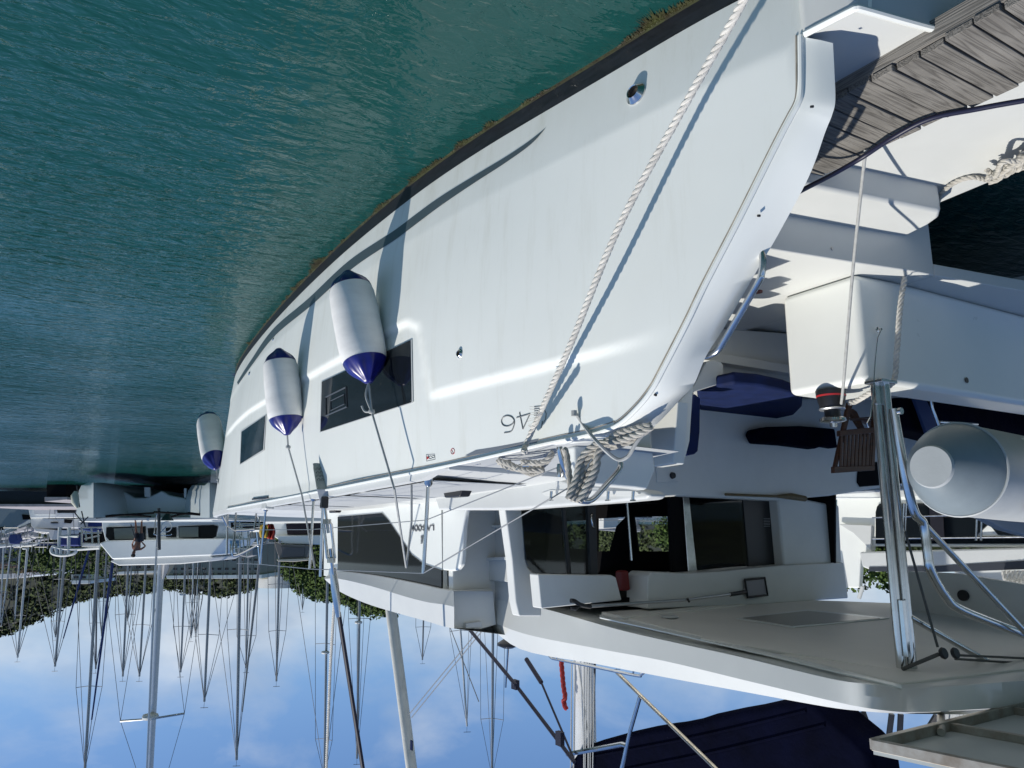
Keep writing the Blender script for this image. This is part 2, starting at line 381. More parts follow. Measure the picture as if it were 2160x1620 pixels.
n2 = (t2[2] - t2[1]).normalized(); nn = V((-n2.y, n2.x, 0)); nn = nn if nn.x < 0 else -nn
for x, y in ((1755, 524), (1764, 533), (1770, 525), (1779, 534)):
    p = PX(x, y, (t2[1].x * .4 + t2[2].x * .6) - .01); MB().lathe([(0, -.01), (.008, -.01), (.012, .004), (.0, .004)], 12, Matrix.Translation(p) @ Matrix.Rotation(-PI / 2, 4, 'Y')).build('drain_hole', ALU, CAT)
MB().lathe([(0, 0), (.035, 0), (.035, .012), (.0, .014)], 20, Matrix.Translation(PZ(1598, 614, .95))).build('deck_filler', mat('red_brown_plastic', (.16, .05, .04), .4), CAT)
# ---- aft coaming block and transom
prism('aft_coaming', [V((3.66, 4.57, .95)), V((3.03, 4.57, .95)), V((2.985, 4.95, .95)), V((2.92, 9, .95)), V((3.25, 9, .95)), V((3.3, 5.15, .95)), V((3.66, 5.1, .95))], (0, 0, .76), GEL, CAT, .05, seg=4)
mb = MB()
for x, y in ((2039, 802), (2153, 815)): MB().lathe([(0, -.006), (.017, -.006), (.022, .003), (0, .003)], 16, Matrix.Translation(PX(x, y, 2.968)) @ Matrix.Rotation(-PI / 2, 4, 'Y')).build('vent_hole', BLK, CAT)
# ---- cockpit shell seen in the shade of the hardtop
def xpanel(name, pix, X, m, dep=.08, bev=.01, **k): return prism(name, pp(PX, pix, X), (dep, 0, 0), m, CAT, bev, **k)
def ypanel(name, pix, Y, m, dep=.08, bev=.01, **k): return prism(name, pp(PY, pix, Y), (0, dep, 0), m, CAT, bev, **k)
prism('cockpit_sole', [V((4.4, 3.0, 1.3)), V((5.6, 3.0, 1.3)), V((5.6, 7.4, 1.3)), V((4.4, 7.4, 1.3))], (0, 0, -.08), GELG, CAT)
xpanel('seat_side', [(1480, 690), (1527, 693), (1690, 705), (1690, 835), (1480, 835)], 4.5, GELG, .1)
xpanel('seat_arm', [(1440, 845), (1440, 815), (1464, 813), (1491, 762), (1505, 759), (1521, 762), (1527, 771), (1526, 808), (1467, 826)], 4.1, GELD, .18, .012, seg=3)
ypanel('coaming_end', [(1372, 905), (1408, 868), (1430, 845), (1420, 978), (1375, 985)], 3.5, GEL, .1)
xpanel('coaming_corner', [(1408, 872), (1464, 811), (1456, 930), (1449, 958), (1444, 973), (1432, 980), (1411, 981)], 3.92, GEL, .12, .014, seg=3)
xpanel('seat_back_wall', [(1340, 840), (2240, 840), (2240, 1035), (1900, 1022), (1750, 1046), (1640, 1056), (1440, 1046), (1340, 1052)], 4.95, GELG, .14, .02)
xpanel('dark_locker', [(1812, 975), (1925, 973), (1925, 1018), (1815, 1027), (1809, 1018)], 4.935, DARK, .012, .003)
xpanel('locker_door', [(1385, 985), (1430, 983), (1432, 1016), (1386, 1018)], 4.938, GELG, .012, .004)
MB().lathe([(0, 0), (.03, 0), (.025, .02), (0, .02)], 16, Matrix.Translation(PX(1418, 1003, 4.935)) @ Matrix.Rotation(-PI / 2, 4, 'Y')).build('locker_latch', BLK, CAT)
xpanel('side_pillar', [(1640, 1040), (1735, 1060), (1771, 1065), (1777, 1192), (1700, 1196), (1655, 1203)], 5.45, GELG, .25, .03, seg=3)
mb = MB()
# bulkhead with glazed doors
xpanel('bulkhead_frame', [(1063, 1060), (1100, 1060), (1108, 1178), (1114, 1197), (1126, 1208), (1142, 1212), (1143, 1300), (1095, 1300), (1088, 1270), (1080, 1180)], 5.78, GELG, .12, .015)
xpanel('door_header', [(1135, 1211), (1255, 1213), (1290, 1213), (1300, 1218), (1312, 1266), (1142, 1284)], 5.46, GELG, .14, .012)
xpanel('port_header', [(1366, 1232), (1368, 1214), (1375, 1206), (1447, 1209), (1520, 1205), (1655, 1192), (1780, 1186), (1790, 1262), (1600, 1275), (1366, 1285)], 5.40, GELG, .3, .015)
xpanel('saloon_glass', [(1098, 1040), (1244, 1040), (1258, 1213), (1142, 1212), (1126, 1207), (1115, 1197), (1108, 1178)], 5.6, CLEAR, .012, 0)
xpanel('glass_mullion', [(1184, 1040), (1190, 1040), (1206, 1213), (1199, 1213)], 5.59, BLK, .03, .003)
xpanel('door_frame', [(1238, 1038), (1256, 1038), (1262, 1211), (1247, 1212)], 5.56, BLK, .04, .004)
xpanel('door_stile', [(1412, 1036), (1442, 1036), (1466, 1205), (1418, 1209)], 5.575, DARK, .04, .004)
xpanel('chrome_post', [(1441, 1048), (1454, 1048), (1471, 1206), (1452, 1207)], 5.54, STEEL, .03, .006)
xpanel('fixed_glass', [(1454, 1044), (1571, 1044), (1585, 1193), (1471, 1202)], 5.58, CLEAR, .012, 0)
xpanel('black_panel', [(1566, 1040), (1649, 1049), (1662, 1189), (1580, 1196)], 5.57, BLK, .03, .004)
tube('door_rail', [PX(1322, 1052, 5.5), PX(1332, 1182, 5.5)], .012, STEEL, CAT)
tube('door_handle', smooth_path([PX(1249, 1083, 5.53), PX(1247, 1090, 5.5), PX(1250, 1108, 5.5), PX(1252, 1113, 5.53)], 5), .009, STEEL, CAT)
mb = MB()
for i in range(6):
    a = PX(1611, 1094 + i * 3.3, 5.565); b = PX(1624, 1093.5 + i * 3.3, 5.565); mb.tube([a, b], .003, 6)
mb.build('vent_grille', ALU, CAT)
# saloon interior, hollow, with forward windows
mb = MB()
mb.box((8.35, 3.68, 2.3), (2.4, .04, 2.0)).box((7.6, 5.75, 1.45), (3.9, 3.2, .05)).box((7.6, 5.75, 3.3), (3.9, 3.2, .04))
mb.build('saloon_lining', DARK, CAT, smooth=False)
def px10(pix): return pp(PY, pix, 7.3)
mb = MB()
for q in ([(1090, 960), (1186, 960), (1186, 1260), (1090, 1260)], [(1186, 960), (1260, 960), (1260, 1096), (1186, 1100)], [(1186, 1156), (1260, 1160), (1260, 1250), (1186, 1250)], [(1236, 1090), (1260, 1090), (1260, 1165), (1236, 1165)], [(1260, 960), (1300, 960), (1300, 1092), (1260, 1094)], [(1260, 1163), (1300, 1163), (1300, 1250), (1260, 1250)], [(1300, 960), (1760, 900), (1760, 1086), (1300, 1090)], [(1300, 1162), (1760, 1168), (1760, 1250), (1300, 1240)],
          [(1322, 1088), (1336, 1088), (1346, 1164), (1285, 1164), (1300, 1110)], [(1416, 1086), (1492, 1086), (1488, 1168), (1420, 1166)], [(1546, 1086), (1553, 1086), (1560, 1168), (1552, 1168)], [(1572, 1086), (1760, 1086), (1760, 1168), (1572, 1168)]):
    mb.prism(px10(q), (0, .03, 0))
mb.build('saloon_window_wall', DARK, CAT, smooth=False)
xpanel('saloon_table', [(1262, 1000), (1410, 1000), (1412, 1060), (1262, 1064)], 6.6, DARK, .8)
# white side of the deckhouse
ypanel('house_side', [(684, 1040), (930, 1025), (933, 1245), (690, 1216), (683, 1214)], 3.5, GEL, .06, .0)
hw = [(712, 1090), (805, 1082), (818, 1097), (847, 1140), (867, 1170), (893, 1190), (931, 1203), (931, 1241), (893, 1233), (830, 1221), (712, 1203)]
ypanel('house_window', hw, 3.488, GLASS, .02, .003)
wing = [(933, 1066), (978, 1067), (986, 1069), (981, 1082), (977, 1110), (974, 1170), (971, 1193), (963, 1203), (952, 1205), (936, 1203), (933, 1203)]
prism('side_wing', pp(PY, wing, 3.46), (0, .06, 0), GEL, CAT, .02, seg=3)
hf = PY(684, 1100, 3.5).x
MB().prism([V((hf, 3.5, 2.25)), V((hf + .5, 4.3, 2.25)), V((hf + .7, 6.1, 2.25)), V((hf + .5, 7.3, 2.25)), V((hf - .2, 7.3, 2.25)), V((hf - .2, 3.6, 2.25))], (0, 0, .98)).build('house_front', GLASS, CAT, 0)
xpanel('niche_wall', [(955, 1055), (1068, 1055), (1072, 1100), (1084, 1180), (1090, 1270), (1000, 1310), (955, 1250)], 7.0, GELG, .1, .01)
ypanel('niche_side', [(978, 1050), (1078, 1050), (1100, 1310), (950, 1310), (960, 1200)], 4.0, GELD, .05, .0)
ypanel('niche_step', [(980, 1107), (1066, 1107), (1068, 1112), (980, 1112)], 3.96, GEL, .05, .004)
ypanel('niche_locker', [(1026, 1182), (1080, 1176), (1090, 1222), (1077, 1228), (1029, 1224)], 3.93, GELD, .1, .01)
ypanel('niche_shelf', [(975, 1178), (1066, 1174), (1068, 1181), (975, 1184)], 3.9, GELD, .12, .006)
# coachroof
L = smooth_path([PY(x, y, 3.44) for x, y in ((683, 1219), (712, 1206), (770, 1211), (830, 1221), (893, 1234), (932, 1243), (957, 1247))], 4)
Cc = smooth_path([PY(x, y, 3.38) for x, y in ((685, 1221), (716, 1221), (785, 1237), (850, 1257), (900, 1270), (935, 1275), (958, 1280))], 4)
T = smooth_path([PY(x, y, 3.44) for x, y in ((687, 1224), (717, 1248), (770, 1272), (830, 1291), (895, 1309), (935, 1321), (958, 1326))], 4)
rows = [[a + V((0, .5, .02)), a, b, c, c + V((0, .6, .10)), V((c.x, 6.1, c.z + .2))] for a, b, c in zip(L, Cc, T)]
MB().grid(rows).build('coachroof', GELD, CAT, ang=25)
xpanel('roof_recess', [(957, 1247), (1040, 1242), (1047, 1318), (1015, 1327), (957, 1326)], 6.9, GELG, .08, .01)
xpanel('roof_light', [(983, 1315), (1016, 1311), (1018, 1322), (983, 1326)], 6.85, GELD, .06, .006)
# deck coaming around the cockpit
ypanel('cockpit_coaming', [(915, 1045), (950, 1002), (1060, 1006), (1175, 1009), (1215, 1020), (1330, 1030), (1360, 1035), (1372, 1044), (1363, 1053), (1290, 1060), (1070, 1076), (925, 1076)], 3.25, GELD, .15, .03, seg=3)
rows = []
for x in [3.42 + .12 * i for i in range(10)]:
    q = sheer(x); rows.append([q + V((0, .01, -.012)), V((x, .5 * q.y + 1.62, q.z - .004)), V((x, 3.24, q.z + .01))])
MB().grid(rows).build('deck_pocket', NONSKID, CAT)
MB().prism([V((4.5, 2.22, 2.2)), V((4.5, 3.24, 2.2)), V((4.5, 3.24, 2.31)), V((4.5, 2.22, 2.29))], (.03, 0, 0)).build('deck_riser', GELD, CAT, .008)
xpanel('coaming_end', [(1212, 940), (1290, 925), (1372, 905), (1384, 990), (1366, 1034), (1340, 1030), (1215, 1020)], 3.55, GEL, .1, .02)
ypanel('coaming_groove', [(1143, 1040), (1160, 1034), (1340, 1036), (1350, 1042), (1330, 1047), (1150, 1046)], 3.245, GELG, .03, 0)
# ---- hardtop
HY = 4.0
def zu(X): return 3.545 - .062 * max(0, X - 3.0)
def PU(x, y, d=0):
    z = 3.5
    for i in range(12): z = .5 * z + .5 * (zu(PZ(x, y, z).x) - d)
    return PZ(x, y, z)
ue = smooth_path([PY(x, y, HY) for x, y in ((1033, 1262), (1143, 1283), (1300, 1327), (1430, 1357), (1558, 1385), (1744, 1430), (1820, 1442))] + [PZ(x, y, 3.535) for x, y in ((1896, 1450), (1931, 1451), (2010, 1447), (2260, 1428))], 5)
hc = smooth_path([PY(x, y, HY - .03) for x, y in ((1010, 1299), (1103, 1336), (1260, 1368), (1400, 1394), (1584, 1438), (1744, 1476), (1820, 1492))] + [PX(x, y, 2.5) for x, y in ((1890, 1501), (1935, 1502), (2010, 1499), (2260, 1483))], 5)
hc2 = smooth_path([PY(x, y, HY + .03) for x, y in ((1024, 1312), (1097, 1369), (1260, 1401), (1400, 1428), (1584, 1462), (1744, 1491), (1820, 1500))] + [PX(x, y, 2.56) for x, y in ((1890, 1505), (1935, 1505), (2010, 1501), (2260, 1485))], 5)
rows = []
for k, (a, b, c) in enumerate(zip(ue, hc, hc2)):
    t = k / (len(ue) - 1); xx = min(a.x, 6.9)
    i1 = V((xx + .18 * t - .1, a.y + .35 * (1 - .6 * t), max(a.z + .012, zu(xx)))); i2 = V((xx * .7 + 1.4, 6.3, zu(xx * .7 + 1.4) + .01))
    rows.append([i2, i1, a + V((0, .03, .0)), a, a.lerp(b, .5), b, b.lerp(c, .5), c, c + V((.0, .5, .06)), V((c.x * .7 + 1.4, 6.3, 4.0))])
MB().grid(rows).build('hardtop', mat('hardtop_gelcoat', (.63, .645, .62), .3, var=.04, vscale=1.5, coat=.2), CAT, ang=24)
def zpanel(name, pix, z, m, dep=.02, bev=.004, parent=None): return prism(name, pp(PZ, pix, z), (0, 0, dep), m, parent or CAT, bev)
prism('hardtop_liner', [PU(x, y, .012) for x, y in [(1268, 1290), (1700, 1265), (1885, 1272), (2200, 1330), (2200, 1405), (1900, 1440), (1640, 1376), (1420, 1328)]], (0, 0, .05), mat('liner_beige', (.76, .735, .67), .5, var=.05, vscale=2), CAT, .01)
prism('liner_groove', [PU(x, y, .018) for x, y in [(1265, 1296), (1420, 1330), (1640, 1379), (1902, 1444), (1902, 1450), (1640, 1386), (1420, 1336), (1265, 1302)]], (0, 0, .01), GEL, CAT, .002)
prism('roof_hatch', [PU(x, y, .026) for x, y in [(1566, 1303), (1704, 1288), (1856, 1304), (1672, 1319)]], (0, 0, .01), mat('hatch_panel', (.30, .285, .25), .3), CAT, .003)
for q in ([(1300, 1296), (1560, 1270), (1572, 1274), (1312, 1302)], [(1480, 1340), (1880, 1405), (1884, 1412), (1478, 1346)]): prism('liner_rib', [PU(x, y, .026) for x, y in q], (0, 0, .02), mat('liner_beige', (.66, .635, .57)), CAT, .006)
prism('hatch_rim', [PU(x, y, .022) for x, y in [(1552, 1304), (1702, 1285), (1876, 1303), (1674, 1323)]], (0, 0, .008), GEL, CAT, .003)
MB().lathe([(0, 0), (.07, 0), (.07, .012), (.045, .016), (0, .016)], 28, Matrix.Translation(PU(1413, 1299, .03))).build('ceiling_lamp', GELD, CAT)
prism('hardtop_side', pp(PY, [(1888, 1278), (1915, 1205), (2020, 1210), (2260, 1250), (2260, 1400), (1888, 1330)], 7.3), (0, .08, 0), GELG, CAT, .01)
MB().lathe([(0, 0), (.05, 0), (.05, .02), (0, .02)], 20, Matrix.Translation(PY(2033, 1256, 7.29)) @ Matrix.Rotation(PI / 2, 4, 'X')).build('side_socket', BLK, CAT)
xpanel('ceiling_speaker', [(1572, 1224), (1610, 1220), (1617, 1225), (1618, 1250), (1610, 1257), (1580, 1259), (1572, 1252)], 5.37, mat('speaker_grey', (.30, .30, .33), .5), .02, .004)
mb = MB()
q = pp(PX, [(1571, 1223), (1613, 1219), (1619, 1255), (1577, 1260)], 5.365); mb.tube(q + [q[0]], .012, 8); mb.build('speaker_frame', BLK, CAT)
# ---- posts and davit tubes
pz = V((2.99, 4.67, 1.70)); pt = PX(1916, 1416, 2.99)
def off(p, dx): return p + CR * dx
for d in (-.040, .026): tube('hardtop_post', [off(pz, -d), off(pt, -d)], .030, STEEL, CAT, 14)
MB().box(pz + V((0, 0, .012)), (.13, .17, .022)).box(pz + V((.0, .0, .09)), (.02, .16, .15)).build('post_base', STEEL, CAT, .004)
dv = [PX(x, y, 2.88) for x, y in ((1884, 862), (1909, 1000), (1929, 1080), (1948, 1106), (1957, 1170), (1964, 1205), (1993, 1256), (2029, 1287), (2160, 1338), (2300, 1390))]
tube('davit_tube', smooth_path(dv, 6), .029, STEEL, CAT, 14)
tube('davit_brace', [PX(1949, 1106, 2.88), PX(2160, 1331, 2.8), PX(2300, 1480, 2.78)], .021, STEEL, CAT, 12)
tube('davit_strut', [PX(1920, 1302, 2.96), PX(2160, 1440, 2.88), PX(2300, 1520, 2.85)], .019, STEEL, CAT, 12)
MB().box(PX(1908, 1325, 2.96), (.03, .035, .34)).build('track_bracket', STEEL, CAT, .004)
MB().lathe([(.0, 0), (.022, 0), (.022, .03), (.0, .03)], 14, Matrix.Translation(PX(1893, 868, 2.86)) @ Matrix.Rotation(-PI / 2, 4, 'Y')).build('davit_pivot', STEEL, CAT)
# block and tackle of the davit
mb = MB()
for d in (0, .05):
    c = PX(1990 + d * 500, 1378, 2.8); MB().lathe([(0, -.012), (.03, -.012), (.036, 0), (.03, .012), (0, .012)], 16, Matrix.Translation(c) @ Matrix.Rotation(PI / 2.4, 4, 'Y')).build('pulley_block', BLK, CAT)
mb = MB(); mb.tube([PX(1903, 1412, 2.96), PX(1980, 1380, 2.83)], .012, 8)
mb.tube([PX(2020, 1382, 2.8), PX(2300, 1395, 2.8)], .008, 6); mb.tube([PX(2015, 1390, 2.8), PX(2300, 1408, 2.8)], .008, 6)
mb.tube([PX(1909, 1120, 2.98), PX(1978, 1365, 2.88)], .008, 6); mb.build('davit_tackle', mat('dark_line', (.09, .09, .085), .8), CAT)
# ---- winch on the coaming
wp = V((2.86, 3.98, 1.845)); wp = PZ(1752, 824, 1.71)
w = MB().lathe([(k_ * 1.17, q_ * 1.17) for k_, q_ in [(0, 0), (.088, 0), (.086, .02), (.076, .075), (.068, .105), (.05, .108), (.045, .13), (.046, .165), (.0, .165)]], 28, Matrix.Translation(wp)).build('winch', BLK, CAT)
MB().lathe([(.07, .0), (.1005, .0), (.0985, .012), (.07, .012)], 28, Matrix.Translation(wp + V((0, 0, .035)))).build('winch_stripe', RED, w)
MB().lathe([(0, .190), (.07, .190), (.089, .201), (.091, .218), (.07, .227), (.026, .232), (.023, .26), (0, .262)], 28, Matrix.Translation(wp)).build('winch_drum', STEEL, w)
MB().lathe([(.05, 0), (.084, 0), (.089, .007), (.084, .014), (.05, .014)], 28, Matrix.Translation(wp + V((0, 0, .126)))).build('winch_jaw', ALU, w)
pe = PX(1851, 696, 2.985); sh = MB().lathe([(0, 0), (.02, 0), (.02, .006), (.008, .01), (.008, .03), (0, .03)], 14, Matrix.Translation(pe) @ Matrix.Rotation(-PI / 2, 4, 'Y')).build('pad_eye', STEEL, CAT)
MB().tube([pe + V((-.03, 0, 0)), PX(1851, 712, 2.94), PX(1846, 760, 2.95), PX(1842, 826, 2.95), PX(1836, 880, 2.95), PX(1829, 893, 2.95), PX(1832, 902, 2.95)], .004, 6).build('safety_wire', STEEL, sh)
tube('platform_lip', smooth_path([PZ(x, y, zP + .005) for x, y in ((1697, 72), (1750, 45), (1795, 22), (1806, 18), (1822, 21), (1925, 50), (2060, 86))], 5), .016, GEL, CAT, 8)
# ---- solar panel over the stern
sp = pp(PZ, [(1842, 1582), (2160, 1498), (2420, 1432), (2420, 1760), (2160, 1650)], 3.72)
prism('solar_panel', sp, (0, 0, .02), mat('panel_backing', (.42, .45, .44), .45, var=.1, vscale=3), CAT, 0)
fr = mat('rusty_frame', (.34, .335, .31), .5, .4, var=.5, vscale=6, var2=(.23, .18, .13))
a, b, c, d, e = sp
mb = MB()
def bar(p, q, w=.035, h=.05):
    t = (q - p).normalized(); s = V((-t.y, t.x, 0)) * w / 2; mb.prism([p - s, p + s, q + s, q - s], (0, 0, -h))
bar(a, c); bar(a, e)
for k in (.33, .66, 1.0): bar(a.lerp(c, k * .62), e + (c - a) * k * .62, .03, .04)
mb.build('panel_frame', fr, CAT, .003)
tube('panel_post', [PZ(1985, 1545, 3.7), PZ(1985, 1493, 3.66)], .02, fr, CAT)
# ------------------------------------------------------------------ hull windows and markings
def hull_window(pix, frame_off=.004):
    (a, b, c, d) = [V((x, y, 0)) for x, y in pix]   # photo top-left, top-right, bottom-right, bottom-left
    def patch(g, off, n=14):
        rows = []
        ctr = (a + b + c + d) / 4
        A, B, Cq, Dq = [ctr + (p - ctr) * 1.0 + (p - ctr).normalized() * g for p in (a, b, c, d)]
        for i in range(n + 1):
            t = i / n; p = A.lerp(B, t); q = Dq.lerp(Cq, t); r = []
            for j in range(5):
                s = p.lerp(q, j / 4); h = H(s.x, s.y, 0); r.append(V((h.x, WY(h.x, h.z) - off, h.z)))
            rows.append(r)
        return rows
    def WY(x, z): return hull_base(x, z) + .025 * (1 - sstep((x - 11.8) / 1.4))
    w = MB().grid(patch(3.0, .003)).build('hull_window', mat('window_gasket', (.55, .57, .56), .4), CAT)
    MB().grid(patch(0, .007)).build('pane', GLASS, w)
    return w, WY
w1, WY = hull_window([(681, 806), (868, 718), (870, 849), (678, 911)])
w2, _ = hull_window([(511, 911), (561, 877), (556, 949), (508, 979)])
def onwin(x, y, off):
    h = H(x, y, 0); return V((h.x, WY(h.x, h.z) - off, h.z))
mb = MB(); q = [onwin(x, y, .010) for x, y in ((690, 838), (733, 817), (735, 858), (691, 877))]; mb.tube(q + [q[0]], .007, 6)
q = [onwin(x, y, .010) for x, y in ((700, 846), (729, 832), (730, 852), (701, 866))]; mb.tube(q + [q[0]], .004, 6)
mb.build('opening_hatch', mat('hatch_frame', (.07, .075, .08), .35), w1)
mb = MB(); q = [H(x, y, .003) for x, y in ((981, 961), (1003, 950), (1136, 926), (1131, 934), (1015, 957), (990, 962))]
MB().grid([[q[0], q[5]], [q[0].lerp(q[1], .3), q[5].lerp(q[4], .5)], [q[1], q[4]], [q[1].lerp(q[2], .5), q[4].lerp(q[3], .5)], [q[2], q[3]]]).build('side_scupper', mat('scupper_grey', (.16, .18, .21), .4), CAT)
def stroke(mb, pix, off=.004, w=.007):
    pts = [H(x, y, off) for x, y in pix]; mb.tube(pts, w, 6); return mb
# lettering 46
mb = MB()
stroke(mb, [(1096, 870), (1103, 905)], off=.001, w=.0042)
stroke(mb, [(1103, 905), (1118, 873)], off=.001, w=.0042); stroke(mb, [(1118, 873), (1090, 881)], off=.001, w=.0042)
six = [(1064, 913), (1078, 910), (1084, 898), (1085, 888), (1080, 880), (1070, 877), (1061, 881), (1058, 889), (1062, 897), (1071, 899), (1080, 895), (1084, 889)]
stroke(mb, [(p.x, p.y) for p in smooth_path([V((x, y, 0)) for x, y in six], 5)], off=.001, w=.0042)
mb.build('model_number', mat('lettering_grey', (.16, .17, .17), .4), CAT)
mb = MB()
for i in range(5): stroke(mb, [(1127, 858 + i * 4.6), (1140, 857 + i * 4.6)], off=.001, w=.0026)
stroke(mb, [(1147, 862), (1152, 872), (1151, 884), (1143, 896)], off=.001, w=.0026); stroke(mb, [(1144, 888), (1142, 903)], off=.001, w=.0026)
mb.build('hull_emblem', MATS['lettering_grey'], CAT)
mb = MB(); q = [(899, 959), (917, 958), (918, 969), (900, 973)]; stroke(mb, q + [q[0]], off=.001, w=.0016)
mb.tube([H(908 + 3.4 * math.cos(t), 965 + 3 * math.sin(t), .001) for t in [k * PI / 5 for k in range(11)]], .002, 5)
mb.tube([H(914 + 3.0 * math.cos(t), 963.5 + 2.6 * math.sin(t), .001) for t in [k * PI / 5 for k in range(11)]], .002, 5)
lab = mb.build('lift_sticker', MATS['lettering_grey'], CAT)
mb = MB(); mb.add([H(900, 962, .007), H(905, 966, .007), H(900, 970, .007)], [(0, 1, 2)])
mb.build('red_arrow', RED, lab, fix=False)
mb = MB(); stroke(mb, [(955 + 4 * math.cos(t), 952 + 6 * math.sin(t)) for t in [k * PI / 8 for k in range(17)]], off=.001, w=.002); stroke(mb, [(952, 948), (957, 957)], off=.001, w=.002)
mb.build('warning_symbol', RED, CAT)
# through-hull fittings
def fitting(x, y, r):
    p = H(x, y); n = V((0, -1, 0)); e = .03
    n = (V((p.x + e, hull_y(p.x + e, p.z), p.z)) - V((p.x - e, hull_y(p.x - e, p.z), p.z))).cross(V((p.x, hull_y(p.x, p.z + e), p.z + e)) - V((p.x, hull_y(p.x, p.z - e), p.z - e))).normalized()
    if n.y > 0: n = -n
    M = Matrix.Translation(p) @ n.to_track_quat('Z', 'Y').to_matrix().to_4x4()
    o = MB().lathe([(0, 0), (r, 0), (r, r * .12), (r * .82, r * .30), (r * .62, r * .55), (r * .56, r * .5), (r * .56, r * .1), (0, r * .1)], 28, M).build('skin_fitting', STEEL, CAT)
    MB().lathe([(0, r * .1), (r * .55, r * .1), (r * .55, r * .14), (0, r * .14)], 20, M).build('fitting_bore', mat('bore_brown', (.05, .032, .014), .6, var=.5, vscale=30), o)
fitting(1342, 199, .062)
fitting(970, 746, .030)
fitting(527, 788, .03); fitting(577, 716, .022)
mb = MB()
for q in ([(533, 1053), (566, 1049)],): stroke(mb, q, w=.012)
mb.build('bow_scupper', BLK, CAT)
# LAGOON lettering on the house side
LG = mat('chrome_lettering', (.13, .135, .14), .35, .2)
def hs(x, y): return PY(x, y, 3.497)
mb = MB()
def ls(pts): mb.tube([hs(x, y) for x, y in pts], .0095, 6)
def oval(cx, cy): ls([(cx + 3.2 * math.cos(k * PI / 6), cy + 5.6 * math.sin(k * PI / 6)) for k in range(13)])
ls([(915, 1119), (915, 1108), (910, 1108)])
ls([(908, 1108), (905, 1119), (901, 1108)]); 
ls([(892, 1117), (896, 1119), (899, 1113), (896, 1108), (892, 1110), (893, 1113)])
oval(886, 1114); oval(878, 1114)
ls([(872, 1108), (872, 1119), (867, 1108), (867, 1119)])
mb.build('house_lettering', LG, CAT)
mb = MB()
for i in range(6): mb.tube([hs(888, 1131 + i * 3), hs(893 - i * .4, 1130 + i * 3)], .006, 5)
mb.build('house_emblem', LG, CAT)
# ------------------------------------------------------------------ deck gear, rails and lifelines
def stan(xb, yb, xt, yt, Y, r=.0125):
    s = tube('stanchion', [PY(xb, yb, Y), PY(xt, yt, Y)], r, STEEL, CAT, 10)
    b = PY(xb, yb, Y); MB().lathe([(0, -.02), (.035, -.02), (.03, .03), (.016, .05), (0, .05)], 16, Matrix.Translation(b)).build('stanchion_base', STEEL, s)
    return PY(xt, yt, Y)
s1 = stan(904, 1012, 893, 1209, 2.32, .014)
s2 = stan(561, 1070, 549, 1190, 2.13)
MB().box(PY(565, 1064, 2.13), (.22, .1, .12)).build('step_block', GELD, CAT, .02)
s3 = stan(662, 1046, 653, 1200, 2.10)
mb = MB()
e1 = PX(1163, 1051, 3.62); e2 = PX(1174, 987, 3.40)
up = [PY(500, 1188, 2.2), s2, s3, s1, e1, PX(1230, 1010, 3.52)]
for a, b in zip(up, up[1:]): mb.tube([a, b], .0045, 6)
lo_ = [PY(470, 1118, 2.35), PY(655, 1117, 2.10), PY(899, 1097, 2.32), e2]
for a, b in zip(lo_, lo_[1:]): mb.tube([a, b], .0035, 6)
mb.build('lifeline', mat('lifeline_wire', (.30, .31, .31), .4, .6), CAT)
MB().lathe([(0, 0), (.014, .0), (.018, .03), (.012, .07), (0, .07)], 10, Matrix.Translation(e2 - V((.03, 0, .02)))).build('turnbuckle_end', STEEL, CAT)
# pulpit at the bow
mb = MB()
for p in ([(498, 1078), (494, 1130), (490, 1166), (500, 1172), (548, 1148)], [(541, 1078), (537, 1112), (532, 1118), (492, 1120)], [(549, 1190), (545, 1150), (542, 1122)], [(480, 1084), (478, 1170)], [(469, 1090), (480, 1110)]):
    mb.tube(smooth_path([PX(x, y, 12.7) for x, y in p], 5), .016, 8)
mb.build('bow_pulpit', STEEL, CAT)
mb = MB(); mb.tube([PX(486, 1040, 13.2), PX(500, 1060, 13.2)], .01, 6)
# stern quarter rail
qr = [PX(x, y, 3.35) for x, y in ((1180, 942), (1182, 955), (1190, 985), (1208, 1030), (1213, 1050), (1232, 1057), (1250, 1053), (1275, 1027), (1305, 992), (1309, 975))]
tube('quarter_rail', smooth_path(qr, 6), .0165, STEEL, CAT, 12)
for x in (1163, 1283, 1336):
    q = PY(x, 1036, 3.2); MB().tube([q, PY(x - 1, 1054, 3.2)], .011, 8).lathe([(0, 0), (.02, 0), (.02, .008), (0, .008)], 12, Matrix.Translation(PY(x - 1, 1054, 3.2))).build('rail_foot', STEEL, CAT)
